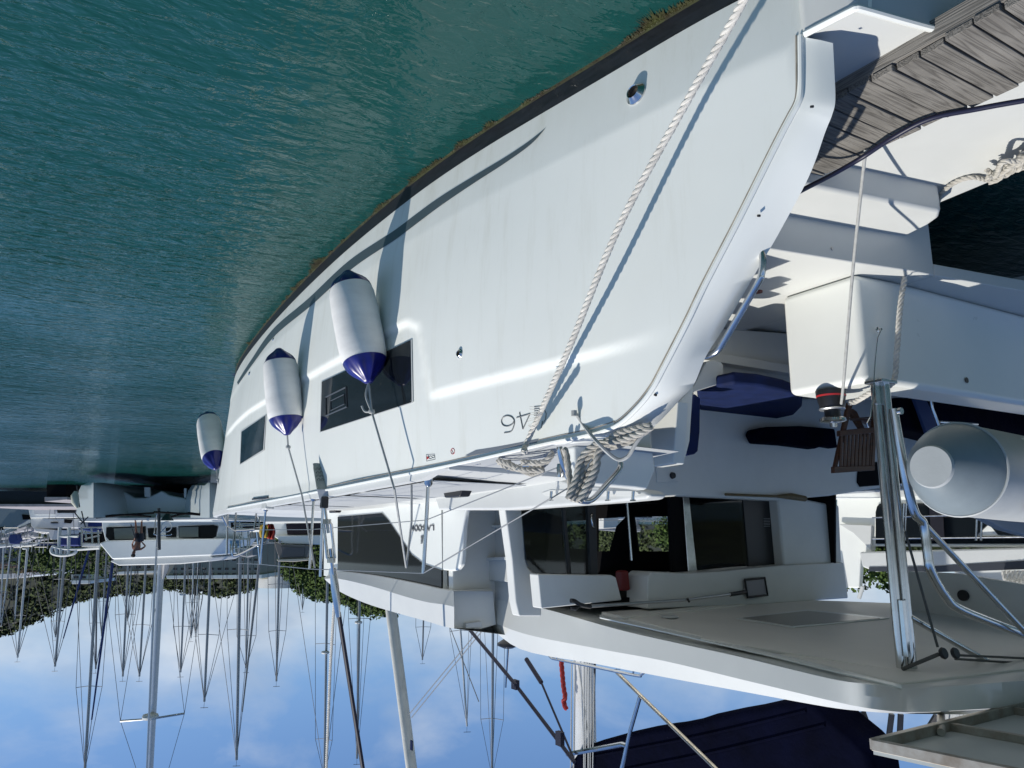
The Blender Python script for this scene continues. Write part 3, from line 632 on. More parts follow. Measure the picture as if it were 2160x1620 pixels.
# cleats and horns
def cleat(p, dx, s=1):
    t = dx.normalized(); M = MB(); u = V((0, 0, 1))
    M.tube(smooth_path([p - t * .14 * s + u * .07 * s, p - t * .07 * s + u * .062 * s, p + u * .06 * s, p + t * .07 * s + u * .062 * s, p + t * .14 * s + u * .07 * s], 4), [.008 * s] * 4 + [.015 * s] * 9 + [.008 * s] * 4, 10)
    for k in (-.04, .04): M.tube([p + t * k * s, p + t * k * s + u * .06 * s], .013 * s, 8)
    return M.build('cleat', STEEL, CAT)
cp = PZ(1103, 962, 2.2); cleat(cp, V((-1, .12, 0)), 1.15)
cleat(PZ(1003, 969, 2.22), V((1, 0, 0)), .5)
cleat(PX(568, 1063, 10.6), V((1, 0, 0)), 1)
for q, z in (((964, 1024), 2.30), ((707, 1068), 2.33)):
    p = PZ(*q, z); sc = 1 if q[0] > 900 else .9
    o = MB().prism([p + V((-.22, -.04, 0)) * sc, p + V((-.14, -.05, .10)) * sc, p + V((.14, -.05, .10)) * sc, p + V((.22, -.04, 0)) * sc], (0, .1 * sc, 0)).build('genoa_car', BLK, CAT, .012)
    MB().box(p + V((0, 0, -.015)), (1.4, .04, .02)).build('car_track', ALU, o)
# chainplate, turnbuckle and shroud
c0 = H(671, 978, .012); c1 = PY(679, 1032, c0.y - .01); c2 = PY(684, 1060, c0.y + .02); c3 = PY(690, 1100, c0.y + .05); c4 = PY(699, 1182, c0.y + .10); c5 = PY(708, 1252, c0.y + .16); c6 = PY(766, 1625, c0.y + .75); c7 = c6 + (c6 - c5) * 1.6
SD = V((.42, -.9, 0)).normalized(); SN = V((.9, .42, 0)).normalized()
def flat(pts, ws, th=.012):
    rows = []
    M = MB()
    for (p, w) in zip(pts, ws): rows.append([p - SD * w, p + SD * w, p + SD * w + SN * th, p - SD * w + SN * th])
    M.grid(rows, close=True); return M
M = flat([c0 + V((0, -.016, -.005)), c0 + V((0, -.016, .0)), c0.lerp(c1, .08), c0.lerp(c1, .2), c1, c2], [.018, .034, .046, .05, .045, .036]); pl = M.build('chainplate', SATIN, CAT, .004)
mb = MB()
for i in range(4):
    p = c0.lerp(c1, .22 + .14 * i) - SN * .004
    for k in (-.016, .016): mb.tube([p + SD * (k + .012 * math.cos(t)) + V((0, 0, .012 * math.sin(t))) for t in [j * PI / 4 for j in range(9)]], .0025, 5)
mb.build('stamped_marks', mat('stamp_grey', (.12, .12, .12), .6), pl)
MB().box(c2, (.07, .06, .10)).build('toggle', BLK, CAT, .01)
tb = MB(); d = (c4 - c3).normalized(); sx = SD
for k in (-.032, .032): tb.tube([c3 + sx * k * .5, c3.lerp(c4, .08) + sx * k, c3.lerp(c4, .92) + sx * k, c4 + sx * k * .5], .014, 8)
tb.tube([c2, c3.lerp(c4, .3)], .014, 8); tb.tube([c3.lerp(c4, .7), c5], .015, 8)
for q in (c3, c4): tb.lathe([(0, -.02), (.036, -.02), (.036, .02), (0, .02)], 14, Matrix.Translation(q))
tb.build('turnbuckle', STEEL, CAT)
tb = MB(); tb.tube([c5 - d * .22, c5 - d * .05, c5 + d * .10, c5 + d * .2], [.030, .036, .03, .018], 12); tb.build('shroud_fork', STEEL, CAT)
tube('shroud', [c5, c7], .0085, STEEL, CAT); tube('shroud_cover', [c5 + (c6 - c5) * .10, c7], .020, mat('black_cover', (.008, .008, .02), .6), CAT, 10)
# furling and running lines beside the shroud
l = MB(); rope_mb(l, [PY(706, 1255, 2.6), PY(697, 1400, 2.75), PY(688, 1625, 3.0), PY(684, 1800, 3.2)], .016); l.build('halyard', ROPE, CAT)
tube('second_shroud', [PY(683, 1020, 2.3), PY(676, 1216, 2.33)], .016, STEEL, CAT)
# mast, boom, sail cover and standing rigging
mp = PY(1214, 1395, 6.1)
mm = MB(); pr = [(-.17, 0), (-.12, .085), (0, .11), (.12, .085), (.17, 0), (.12, -.085), (0, -.11), (-.12, -.085)]
mm.prism([V((8.35 + x, 6.1 + y, 3.5)) for x, y in pr], (0, 0, 15.5)); mm.build('mast', mat('white_mast', (.66, .67, .67), .35, var=.05), CAT, ang=60)
mb = MB()
for x, r in ((1206, .009), (1213, .012), (1232, .010), (1238, .008), (1242, .012), (1247, .007), (1254, .008)): mb.tube([PY(x, 1395, 5.9), PY(x + random.uniform(-4, 2), 1620, 5.85)], r, 6)
mb.tube([PY(1220, 1400, 5.9), PY(1243, 1570, 5.88)], .010, 6); mb.build('mast_halyards', mat('line_white', (.5, .5, .48), .8), CAT)
l = MB(); rope_mb(l, smooth_path([PY(x, y, 5.86) for x, y in ((1184, 1394), (1186, 1420), (1189, 1450), (1192, 1470), (1189, 1480), (1194, 1495))], 6), .032); l.build('red_line_bundle', mat('red_rope', (.30, .02, .02), .9, var=.3, vscale=20), CAT)
tube('black_halyard', [PY(1255, 1398, 5.9), PY(1250, 1580, 5.9)], .013, BLK, CAT)
sc = [(1190, 1680), (1197, 1625), (1206, 1598), (1222, 1576), (1262, 1562), (1330, 1543), (1375, 1533), (1400, 1530), (1440, 1523), (1470, 1517), (1500, 1507), (1560, 1494), (1600, 1487), (1640, 1478), (1672, 1474), (1699, 1470), (1718, 1480), (1760, 1518), (1800, 1552), (1832, 1585), (1838, 1640), (1800, 1800), (1600, 1860), (1400, 1860), (1200, 1800)]
q = pp(PY, sc, 5.88)
MB().prism(q, (0, .45, 0)).build('sail_cover', NAVYD, CAT, .09, seg=4, ang=30)
mb = MB()
for a, b in (((1225, 1600), (1700, 1500)), ((1230, 1640), (1740, 1530))): mb.tube(smooth_path([PY(a[0], a[1], 5.875), PY((a[0] + b[0]) / 2, (a[1] + b[1]) / 2 + 6, 5.872), PY(b[0], b[1], 5.875)], 6), .012, 5)
mb.build('cover_seam', NAVYD, CAT)
tube('boom', [PY(1240, 1600, 6.1), PY(1800, 1590, 6.1) + V((0, 0, .3))], .11, ALU, CAT, 16)
tube('forestay_sail', [V((15.2, 6.1, 3.5)), PY(825, 1290, 6.1), PY(868, 1620, 6.1), PY(868, 1620, 6.1) + (PY(868, 1620, 6.1) - PY(825, 1290, 6.1)) * 2.2], [.085, .11, .10, .06], mat('furled_sail', (.66, .65, .60), .8, var=.12, vscale=4, bump=.3, bscale=30), CAT, 14)
MB().box(PY(868, 1572, 5.98), (.08, .02, .16)).build('sail_tag', NAVY, CAT)
mb = MB()
for a, b, r, Y in (((988, 1325), (1088, 1445), .021, 4.6), ((1088, 1445), (1212, 1608), .021, 4.9), ((1110, 1390), (1142, 1440), .026, 5.0), ((1142, 1440), (1210, 1600), .012, 5.0)): mb.tube([PY(*a, Y), PY(*b, Y)], r, 8)
mb.box(PY(1087, 1444, 4.7), (.1, .05, .1)).box(PY(1181, 1558, 4.9), (.10, .05, .14)); mb.build('black_stay', mat('black_cover2', (.010, .010, .024), .6), CAT)
mb = MB()
for a, b in (((1009, 1330), (862, 1508)), ((1016, 1332), (868, 1514)), ((950, 1325), (1010, 1480))): mb.tube([PY(*a, 5.2), PY(*b, 5.2)], .007, 6)
mb.build('grey_stay', mat('grey_wire', (.18, .19, .20), .5, .5), CAT)
# helm station on the hardtop
hs_ = [PZ(1084, 1352, 3.72)]
hp = PY(1072, 1358, 4.9); MB().lathe([(0, -.06), (.05, -.06), (.13, -.01), (.13, .02), (.06, .05), (0, .05)], 20, Matrix.Translation(hp)).build('deck_light', BLK, CAT)
tube('light_pole', [hp, hp + V((0, 0, -.25))], .02, STEEL, CAT); tube('aerial', [hp, PY(1066, 1450, 4.9)], .014, STEEL, CAT)
rr = smooth_path([PY(x, y, 4.45 + .1 * (x - 1155) / 200) for x, y in ((1172, 1367), (1157, 1367), (1155, 1374), (1162, 1387), (1180, 1392), (1260, 1408), (1342, 1425), (1352, 1423), (1364, 1412), (1362, 1406))], 5)
r_ = tube('roof_rail', rr, .013, STEEL, CAT, 10)
mb = MB(); mb.tube([PY(1177, 1370, 4.45), PY(1175, 1390, 4.45)], .01, 6); mb.tube([PY(1337, 1406, 4.55), PY(1335, 1422, 4.55)], .01, 6); mb.tube([PY(1172, 1368, 4.45), PY(1352, 1406, 4.55)], .006, 6); mb.build('rail_leg', STEEL, r_)
bm1 = tube('bimini_pole', [PY(1301, 1418, 5.0), PY(1350, 1466, 5.0), PY(1500, 1612, 5.0), PY(1620, 1730, 5.0)], .0185, mat('tarnished_steel', (.42, .38, .31), .3, .9, var=.35, vscale=9), CAT, 10)
tube('bimini_pole', [PY(1350, 1470, 5.0), PY(1330, 1540, 5.0), PY(1312, 1620, 5.0), PY(1300, 1700, 5.0)], .02, STEEL, CAT, 10)
tube('bimini_bar', [PY(1197, 1591, 5.05), PY(1312, 1570, 5.02), PY(1322, 1573, 5.0)], .024, STEEL, CAT, 10)
# ------------------------------------------------------------------ fenders
def fender(name_pts, tied, lab, rad, kink):
    b, t = name_pts; ax = t - b; Ln = ax.length
    e = empty('fender', b, lab, 'fender', 'fenders hanging along the hull side')
    M = Matrix.Translation(b) @ ax.to_track_quat('Z', 'Y').to_matrix().to_4x4()
    r = rad; a0, a1 = .17 * Ln, .815 * Ln
    prof = [(r * .90, a0), (r * .965, a0 + .05 * Ln), (r, a0 + .2 * Ln), (r, a1 - .2 * Ln), (r * .965, a1 - .05 * Ln), (r * .90, a1)]
    MB().lathe(prof, 40, M).build('body', FWHITE, e, ang=60)
    def cap(z0, z1):
        s = 1 if z1 > z0 else -1; h = abs(z1 - z0); q = []
        for u, k in ((0, .91), (.14, .88), (.33, .79), (.52, .63), (.68, .45), (.8, .32), (.9, .24), (.97, .17), (1, .09)): q.append((r * k, z0 + s * u * h))
        vs = MB(); n = 40; rows = []
        for (rr, z) in q:
            u = abs(z - z0) / h; row = []
            for j in range(n):
                a = 2 * PI * j / n; row.append(M @ V((rr * (1 - .16 * u * (1 - u) * 2 * (1 + math.cos(8 * a))) * math.cos(a), rr * (1 - .16 * u * (1 - u) * 2 * (1 + math.cos(8 * a))) * math.sin(a), z)))
            rows.append(row)
        vs.grid(rows, close=True); vs.add(rows[-1], [tuple(range(n))])
        return vs.build('end_cap', FBLUE, e, ang=60)
    cap(a0, 0); cap(a1, Ln)
    mb = MB(); mb.tube(tied, .0085, 7); mb.build('rope', TWINE, e)
    mb = MB(); k = kink; mb.lathe([(0, -.02), (.02, -.014), (.024, 0), (.02, .014), (0, .02)], 10, Matrix.Translation(k)); mb.build('knot', TWINE, e)
    return e
f1b, f1t = PY(733, 572, 1.80), PY(778, 808, 1.92)
k1 = PY(784, 868, 1.93)
f1 = fender((f1b, f1t), [f1t, k1, PY(832, 1032, 2.02), PY(857, 1197, 2.30)], 'large white fender with blue ends hanging in front of the bigger hull window', .178, k1)
mb = MB(); mb.tube(smooth_path([f1t, PY(772, 835, 1.90), k1], 5), .0085, 7); mb.tube(smooth_path([k1, PY(770, 868, 1.9), PY(763, 856, 1.88)], 5), .008, 7); mb.build('rope_tail', TWINE, f1)
MB().tube([PY(857, 1197, 2.3), PY(868, 1100, 2.3), PY(868, 1022, 2.28)], .009, 7).build('rope', TWINE, f1)
f2b, f2t = PY(588, 735, 1.78), PY(606, 918, 1.88)
k2 = PY(608, 943, 1.9)
f2 = fender((f2b, f2t), [f2t, k2, PY(637, 1045, 2.0), PY(664, 1198, 2.12)], 'white fender with a paler blue upper end, middle one of the three on the hull', .17, k2)
f3b, f3t = PY(437, 870, 2.16), PY(456, 990, 2.22)
k3 = PY(460, 1012, 2.24)
f3 = fender((f3b, f3t), [f3t, k3, PY(467, 1042, 2.26), PY(480, 1110, 2.4), PY(498, 1121, 2.45)], 'white and blue fender beyond the hull edge, nearest the bow', .205, k3)
# ------------------------------------------------------------------ mooring ropes
def rope_thing(name, path, r, m, lab, cat='rope', n=10, k=7):
    o = rope_mb(MB(), smooth_path(path, n), r, k).build(name, m); return tag(o, lab, cat)
ra = PY(1572, -6, 2.0)
r1 = rope_thing('mooring_rope', [PY(1690, -260, 1.75), ra, PY(1440, 230, 2.06), PY(1305, 480, 2.10), PY(1200, 735, 2.16), PY(1113, 930, 2.26), PZ(1107, 952, 2.28)], .0165, ROPE, 'thick white twisted mooring rope stretched down across the hull side', k=8)
mb = MB(); p0 = PZ(1104, 960, 2.24)
rope_mb(mb, smooth_path([p0 + V((.02, .0, .04)), p0 + V((-.12, .06, .05)), p0 + V((-.16, .1, .0)), p0 + V((-.02, .12, .06)), p0 + V((.16, .1, .07)), p0 + V((.24, .02, .05)), p0 + V((.2, -.05, .02)), p0 + V((.05, .02, .08)), p0 + V((-.05, .1, .09)), p0 + V((.12, .14, .1)), p0 + V((.28, .1, .04)), p0 + V((.30, .02, -.02))], 8), .018)
mb.build('cleat_turns', ROPEG, r1)
mb = MB()
for i in range(9):
    a = PY(1133 - i * .6, 860 + i * 5, 2.2); mb.tube([a, a + V((.05 + .02 * random.random(), -.01, .015 * random.uniform(-1, 1)))], .0016, 4)
mb.build('frayed_whipping', ROPE, r1)
hang = [PX(x, y, X) for x, y, X in ((1225, 1052, 3.3), (1240, 1000, 3.22), (1275, 945, 3.1), (1320, 915, 3.0), (1372, 897, 2.9))]
e = empty('rope_coil', hang[0], 'thick grey rope hank draped over the stern quarter rail', 'rope')
mb = MB()
tracks = [[(1198, 1052), (1214, 1012), (1224, 972), (1246, 945), (1285, 928), (1300, 916), (1340, 905), (1372, 897)],
          [(1206, 1056), (1222, 1015), (1234, 975), (1258, 948), (1292, 934), (1330, 920), (1358, 908), (1373, 898)],
          [(1214, 1058), (1230, 1020), (1246, 990), (1262, 962), (1286, 944), (1320, 934), (1352, 916), (1374, 900)],
          [(1222, 1057), (1240, 1022), (1256, 988), (1262, 955), (1280, 934), (1310, 928), (1345, 916), (1372, 902)],
          [(1230, 1054), (1248, 1018), (1260, 980), (1258, 962), (1272, 940)],
          [(1206, 1040), (1200, 1000), (1195, 960), (1190, 948)]]
for i, t in enumerate(tracks):
    X0 = 3.28
    rope_mb(mb, smooth_path([PX(x, y, X0 - .42 * max(0, (x - 1200) / 175) + .022 * (i % 3) - .02) for x, y in t], 8), .0185)
mb.build('flaked_rope', ROPEG, e)
mb = MB()
mb.tube(smooth_path([PY(1212, 868, 2.345), PY(1230, 895, 2.39), PX(1262, 935, 3.06), PX(1300, 968, 3.05), PX(1325, 962, 3.0), PX(1345, 930, 2.94), PX(1375, 898, 2.88)], 6), .010, 7)
mb.lathe([(0, 0), (.017, 0), (.017, .03), (0, .03)], 10, Matrix.Translation(PY(1211, 866, 2.345))); mb.build('lashing', TWINE, e)
r2 = rope_thing('mooring_rope', [PZ(1790, 850, 1.81), PZ(1806, 846, 1.80), PZ(1850, 820, 1.75), PX(1884, 806, 2.95), PX(1892, 740, 2.92), PX(1900, 640, 2.91), PX(1918, 540, 2.90), PX(1940, 490, 2.92)], .019, ROPE, 'white twisted rope hanging down the aft coaming beside the steel post', k=8)
r3 = tube('warp_line', smooth_path([PZ(1774, 855, 1.82), PX(1780, 800, 3.0), PX(1800, 560, 2.65), PX(1826, 316, 2.3)], 10), .0095, TWINE); tag(r3, 'thin grey line running from the winch down behind the gangway', 'rope')
e = empty('rope_pile', PZ(2120, 365, zP), 'messy pile of white rope on the inner edge of the swim platform', 'rope')
mb = MB(); rnd = random.Random(3)
rope_mb(mb, smooth_path([PZ(1976, 432, zP + .05), PZ(1986, 408, zP + .03), PZ(2012, 386, zP + .02), PZ(2050, 374, zP + .02), PZ(2090, 380, zP + .03), PZ(2120, 365, zP + .05), PZ(2165, 352, zP + .06)], 8), .016)
for i in range(6):
    q = [PZ(2085 + 18 * j + rnd.uniform(-8, 8), 374 - 8.5 * j + rnd.uniform(-16, 14), zP + .03 + .02 * i + rnd.uniform(0, .02)) for j in range(8)]
    rope_mb(mb, smooth_path(q, 6), .0155)
mb.build('heaped_rope', ROPEG, e)
# ------------------------------------------------------------------ gangway
zg = zP + .10
g0 = PZ(1760, 222, zg); g1 = PZ(1835, 320, zg)
ys, yp = 3.13, 3.72
gw = empty('gangway', (2.2, 3.4, zg), 'weathered grey wooden gangway of crosswise planks laid onto the swim platform', 'gangway')
x = 2.74; i = 0
rnd = random.Random(5)
while x > -.1:
    w = .118 + rnd.uniform(-.008, .01); yo = rnd.uniform(-.012, .012); dz = rnd.uniform(-.004, .004)
    o = MB().box((0, 0, 0), (w - .010, yp - ys + .03, .034)).build('plank', WOOD, gw, .004)
    o.location = V((x - w / 2, (ys + yp) / 2 + yo, zg - .017 + dz)) - gw.location
    o.rotation_euler = (0, 0, rnd.uniform(-.008, .008)); x -= w; i += 1
for y in (ys + .03, yp - .03):
    o = MB().box((0, 0, 0), (.05, 2.9, .10)).build('side_beam', WOOD, gw, .005); o.location = V((1.28, y - .02, zg - .037 - .05)) - gw.location; o.rotation_euler = (0, 0, PI / 2)
cab = tube('shore_cable', smooth_path([PZ(1660, 418, .9), PZ(1700, 397, .82), PZ(1760, 366, .72), PZ(1822, 330, .66), PZ(1880, 292, .66), PZ(1960, 251, .64), PZ(2060, 230, .64), PZ(2160, 212, .65), PZ(2300, 190, .66)], 10), .0135, RUBBER, k=12)
tag(cab, 'dark blue shore power cable along the edge of the gangway', 'cable')
# ------------------------------------------------------------------ cockpit furnishings
def cush(name, parts, lab):
    if len(parts) == 1:
        pts, vec, m, bev = parts[0]; o = MB().prism(pts, vec).build(name, m, None, bev, seg=4); return tag(o, lab, 'cushion')
    e = empty(name, parts[0][1][0], lab, 'cushion')
    for n, pts, vec, m, bev in parts: MB().prism(pts, vec).build(n, m, e, bev, seg=4)
    return e
cush('seat_cushion', [('seat_pad', pp(PZ, [(1470, 826), (1548, 810), (1600, 814), (1655, 825), (1680, 834), (1693, 846), (1692, 860), (1676, 876), (1600, 892), (1477, 911)], 1.60), (0, 0, -.10), NAVY, .03),
                      ('back_pad', pp(PX, [(1466, 830), (1478, 840), (1477, 911), (1473, 952), (1466, 958), (1449, 962), (1452, 900)], 4.2), (.12, 0, 0), NAVY, .012)], 'navy seat cushion in the cockpit beside the white coaming corner')
cush('bench_cushion', [(pp(PX, [(1591, 915), (1596, 905), (1620, 900), (1690, 898), (1762, 904), (1768, 945), (1740, 940), (1722, 946), (1660, 938), (1600, 934)], 4.8), (.12, 0, 0), NAVYD, .02)], 'long dark navy back cushion against the cockpit wall behind the winch')
cush('bench_cushion', [(pp(PX, [(1890, 838), (2240, 842), (2240, 980), (1985, 925), (1905, 903)], 3.9), (.25, 0, 0), NAVYD, .03)], 'black-navy cushion in the shade behind the dinghy tube')
st = MB().prism(pp(PX, [(1928, 838), (1952, 838), (1984, 905), (1978, 922), (1956, 915)], 3.8), (.03, 0, 0)).build('cushion_strap', mat('blue_strap', (.012, .035, .12), .7), None, .006); tag(st, 'blue fabric strap hanging in the dark behind the post', 'strap')
rl = tube('seat_rail', [PX(1962, 833, 3.4), PX(1967, 862, 3.4), PX(1985, 912, 3.4)], .012, STEEL, CAT); tube('seat_rail', [PX(1982, 890, 3.45), PX(2062, 895, 3.45)], .010, STEEL, CAT)
ch = empty('folding_chair', PX(1800, 850, 4.1), 'dark slatted wooden folding chair in the cockpit left of the steel post', 'chair')
def cx(pix, X, name, dep=.03): prism(name, pp(PX, pix, X), (dep, 0, 0), TEAK, ch, .005)
cx([(1759, 996), (1764, 997), (1800, 850), (1791, 848)], 4.02, 'leg'); cx([(1838, 990), (1845, 990), (1852, 860), (1845, 858)], 4.00, 'leg')
cx([(1800, 862), (1808, 868), (1832, 920), (1826, 922), (1790, 866)], 4.1, 'leg')
cx([(1760, 984), (1846, 982), (1846, 992), (1760, 998)], 3.99, 'top_rail', .035); cx([(1772, 908), (1850, 900), (1850, 912), (1772, 920)], 3.99, 'lower_rail', .035)
for k in range(9):
    xa = 1775 + k * 8.0; cx([(xa - 3.2 - .2 * k, 985), (xa + 2.9, 985), (xa + 4.5, 914), (xa - 1.2, 914)], 4.005, 'slat', .012)
for k in range(6): cx([(1792 + k * 7, 882 + k * 1.5), (1850, 878 + k * 5), (1850, 881 + k * 5), (1792 + k * 7, 885 + k * 1.5)], 4.05 + .04 * k, 'seat_slat', .03)
oar = MB().tube([PX(1530, 1043, 4.9), PX(1660, 1048, 4.9)], .012, 8).tube([PX(1640, 1047, 4.9), PX(1668, 1047, 4.9), PX(1698, 1052, 4.9)], [.014, .032, .028], 10).build('broom', WOODY); tag(oar, 'yellow headed broom lying along the top of the cockpit wall', 'broom')
bh = empty('boat_hook', PX(1240, 1277, 5.3), 'silver boat hook with black ends stowed under the hardtop', 'boat hook')
tube('pole', [PX(1244, 1279, 5.3), PX(1440, 1266, 5.3), PX(1545, 1253, 5.3)], .014, ALU, bh)
tube('grip', [PX(1540, 1254, 5.3), PX(1572, 1249, 5.3)], .02, BLK, bh)
tube('hook', smooth_path([PX(1246, 1280, 5.3), PX(1225, 1276, 5.3), PX(1212, 1268, 5.3), PX(1204, 1267, 5.3)], 4), .018, BLK, bh)
MB().tube([PX(1226, 1276, 5.3), PX(1214, 1285, 5.3), PX(1204, 1283, 5.3)], .012, 8).tube([PX(1450, 1262, 5.28), PX(1454, 1270, 5.28)], .01, 6).build('hook_tip', BLK, bh)
fx = MB().prism(pp(PX, [(1311, 1204), (1327, 1203), (1331, 1246), (1312, 1247)], 5.6), (.1, 0, 0)).build('red_canister', mat('dark_red', (.16, .012, .012), .5), None, .02); tag(fx, 'red canister glimpsed in the dark above the saloon door', 'canister')
# ------------------------------------------------------------------ tender hanging in the davits
dg = empty('inflatable_dinghy', (1.7, 4.2, 2.2), 'light grey inflatable dinghy hung across the stern with its conical tube end showing', 'dinghy')
c0 = PX(2000, 985, 1.75); tipc = PX(1962, 985, 1.62)
ax = V((.10, 1, .02)).normalized(); r0 = .186
c0 = PX(2018, 990, 1.72)
ring = []
def circ(c, r, a, n=48):
    u = a.cross(V((0, 0, 1))).normalized(); w = a.cross(u)
    return [c + u * (r * math.cos(2 * PI * j / n)) + w * (r * math.sin(2 * PI * j / n)) for j in range(n)]
cone_end = c0 - ax * .17 + V((.02, 0, .0))
rows = [circ(c0, r0, ax), circ(c0 + ax * .02, r0 * 1.01, ax), circ(c0 + ax * .5, r0 * 1.04, ax), circ(c0 + ax * 1.4, r0 * 1.05, ax), circ(c0 + ax * 2.6, r0 * .9, ax + V((.1, 0, .05))), circ(c0 + ax * 3.2 + V((.2, 0, .1)), r0 * .6, ax)]
MB().grid(rows, close=True).build('tube', TUBEM, dg, ang=70)
rows = [circ(c0, r0, ax)] + [circ(c0.lerp(cone_end, k), r0 * q, ax) for k, q in ((.06, .992), (.2, .95), (.4, .86), (.65, .72), (.88, .56), (1, .46))]
MB().grid(rows, close=True).build('tube_cone', TUBED, dg, ang=70)
for k in (.0, .52): MB().tube(circ(c0 + ax * k, r0 * 1.012, ax), .006, 6, closed=True).build('seam_tape', TUBEM, dg)
e_ = circ(cone_end, r0 * .46, ax); MB().grid([e_, circ(cone_end - ax * .012, r0 * .43, ax)], close=True).add(circ(cone_end - ax * .012, r0 * .43, ax), [tuple(range(48))]).build('end_disc', TUBEM, dg)
rows = [[p + V((-.75 + .1, 0, 0)) for p in circ(c0 + ax * k, r0 * (1.0 if k < 2 else .8), ax, 24)] for k in (.15, .5, 1.4, 2.6)]
fc = c0 + ax * .15 + V((-.65, 0, 0)); rows = [circ(fc - ax * .16, r0 * .46, ax, 24), circ(fc - ax * .1, r0 * .72, ax, 24)] + rows
M = MB().grid(rows, close=True); M.add(rows[0], [tuple(range(24))]); M.build('far_tube', TUBEM, dg, ang=60)
MB().prism([c0 + ax * .35 + V((-.6, 0, -.15)), c0 + ax * .35 + V((.02, 0, -.15)), c0 + ax * 2.5 + V((.02, 0, -.15)), c0 + ax * 2.5 + V((-.6, 0, -.15))], (0, 0, .10)).build('dinghy_floor', GELG, dg, .02)
MB().prism(pp(PX, [(2030, 1070), (2170, 1075), (2200, 1140), (2120, 1118)], 2.15), (.05, 0, 0)).build('transom', mat('transom_grey', (.22, .24, .27), .5), dg, .01)
MB().lathe([(0, 0), (.028, 0), (.03, .01), (.018, .016), (0, .016)], 16, Matrix.Translation(c0 + ax * .30 + V((-.155, 0, .14))) @ Matrix.Rotation(-PI / 4, 4, 'Y')).build('valve', BLK, dg)
MB().tube(smooth_path([c0 + ax * .7 + V((-.2, 0, .03)), c0 + ax * .76 + V((-.235, 0, .03)), c0 + ax * .92 + V((-.235, 0, .03)), c0 + ax * .98 + V((-.2, 0, .03))], 5), .014, 8).build('grab_strap', BLK, dg)
MB().box(c0 + ax * .62 + V((-.10, 0, .22)), (.10, .16, .10)).build('tow_patch', GELD, dg, .03)
# ------------------------------------------------------------------ neighbour catamaran to port
NB = empty('catamaran', (6, 11.5, 0), 'white catamaran with a long dark window moored beyond the cockpit, seen past the steel posts', 'catamaran')
def ny(name, pix, Y, m, dep=.3, bev=.02): return prism(name, pp(PY, pix, Y), (0, dep, 0), m, NB, bev)
ny('hull', [(1560, 700), (2500, 650), (2500, 1000), (1560, 1040)], 10.6, GEL, 2.0, .0)
ny('house_side', [(1765, 1030), (2500, 1030), (2500, 1160), (1840, 1152), (1838, 1168), (1818, 1172), (1815, 1182), (1812, 1240), (1765, 1240)], 11.0, GEL, .1)
ny('house_window', [(1847, 1080), (1850, 1068), (1856, 1062), (2500, 1058), (2500, 1136), (2105, 1128), (2085, 1105), (2060, 1128), (2060, 1147), (1847, 1147)], 10.97, GLASS, .04, .0)
ny('window_base', [(2060, 1131), (2500, 1131), (2500, 1147), (2060, 1147)], 10.97, GLASS, .04, .0)
ny('roof_edge', [(1812, 1164), (2500, 1146), (2500, 1175), (2160, 1186), (1975, 1196), (1845, 1206), (1818, 1196)], 10.85, GELD, .6, .03)
ny('roof_stripe', [(1833, 1196), (1975, 1194), (2160, 1183), (2500, 1165), (2500, 1180), (2160, 1201), (1975, 1207), (1833, 1205)], 10.84, mat('neighbour_stripe', (.04, .045, .055), .4), .02, .0)
ny('flybridge_side', [(2010, 1206), (2160, 1196), (2500, 1180), (2500, 1280), (2160, 1238), (2020, 1214)], 11.3, GELD, .3)
ny('curtain', [(1960, 1072), (1988, 1072), (1992, 1140), (1965, 1140)], 10.95, mat('curtain_brown', (.06, .05, .055), .8), .01, 0)
ny('niche_shelf', [(1768, 1105), (1838, 1108), (1836, 1160), (1800, 1125)], 10.93, GELD, .05, .01)
ny('fore_house', [(1488, 1070), (1535, 1070), (1541, 1100), (1541, 1150), (1520, 1158), (1504, 1154), (1494, 1128)], 10.8, GEL, .3)
ny('fore_house', [(1549, 1075), (1569, 1075), (1570, 1176), (1555, 1178), (1549, 1150)], 10.8, GEL, .3)
MBt = MB()
for a, b in (((1840, 1092), (2045, 1086)), ((1840, 1137), (2500, 1128))): MBt.tube([PY(*a, 10.5), PY(*b, 10.5)], .010, 6)
for x in (1907, 1912, 2062, 2072): MBt.tube([PY(x, 1062, 10.5), PY(x - 3, 1140, 10.5)], .014, 6)
MBt.build('lifeline', STEEL, NB)
MBt = MB()
for i in range(5): rope_mb(MBt, smooth_path([PY(2118 + i * 9, 1205, 10.8), PY(2122 + i * 9, 1222, 10.75), PY(2136 + i * 8, 1232, 10.7)], 5), .035, 5)
MBt.build('coiled_rope', ROPE, NB)
ny('helm_seat', [(1680, 1200), (1690, 1192), (1752, 1180), (1770, 1240), (1735, 1252), (1690, 1248)], 11.4, GEL, .3, .04)
mb = MB()
for r in (4, 9): mb.tube([PY(1690 + r * math.cos(t), 1247 + r * .7 * math.sin(t), 11.35) for t in [k * PI / 8 for k in range(17)]], .012, 5)
mb.build('red_mark', RED, NB)
tube('roof_post', [PY(1762, 1190, 10.9), PY(1774, 1262, 10.9)], .03, STEEL, NB); tube('roof_post', [PY(1820, 1237, 10.9), PY(1812, 1262, 10.9)], .03, GELD, NB)
ny('hardtop', [(1560, 1300), (2500, 1320), (2500, 1345), (1560, 1330)], 10.9, GEL, 5, .03)
tube('mast', [PY(1770, 1480, 13), PY(1776, 1700, 13)], .12, ALU, NB)
mb = MB()
for x, w in ((2000, .05), (2012, .03), (2022, .06), (2032, .03), (2044, .05)): mb.tube([PY(x, 1480, 13), PY(x - 8, 1560, 13), PY(x - 20, 1700, 13)], w, 6)
mb.build('halyards', mat('line_white2', (.5, .5, .48), .8), NB)
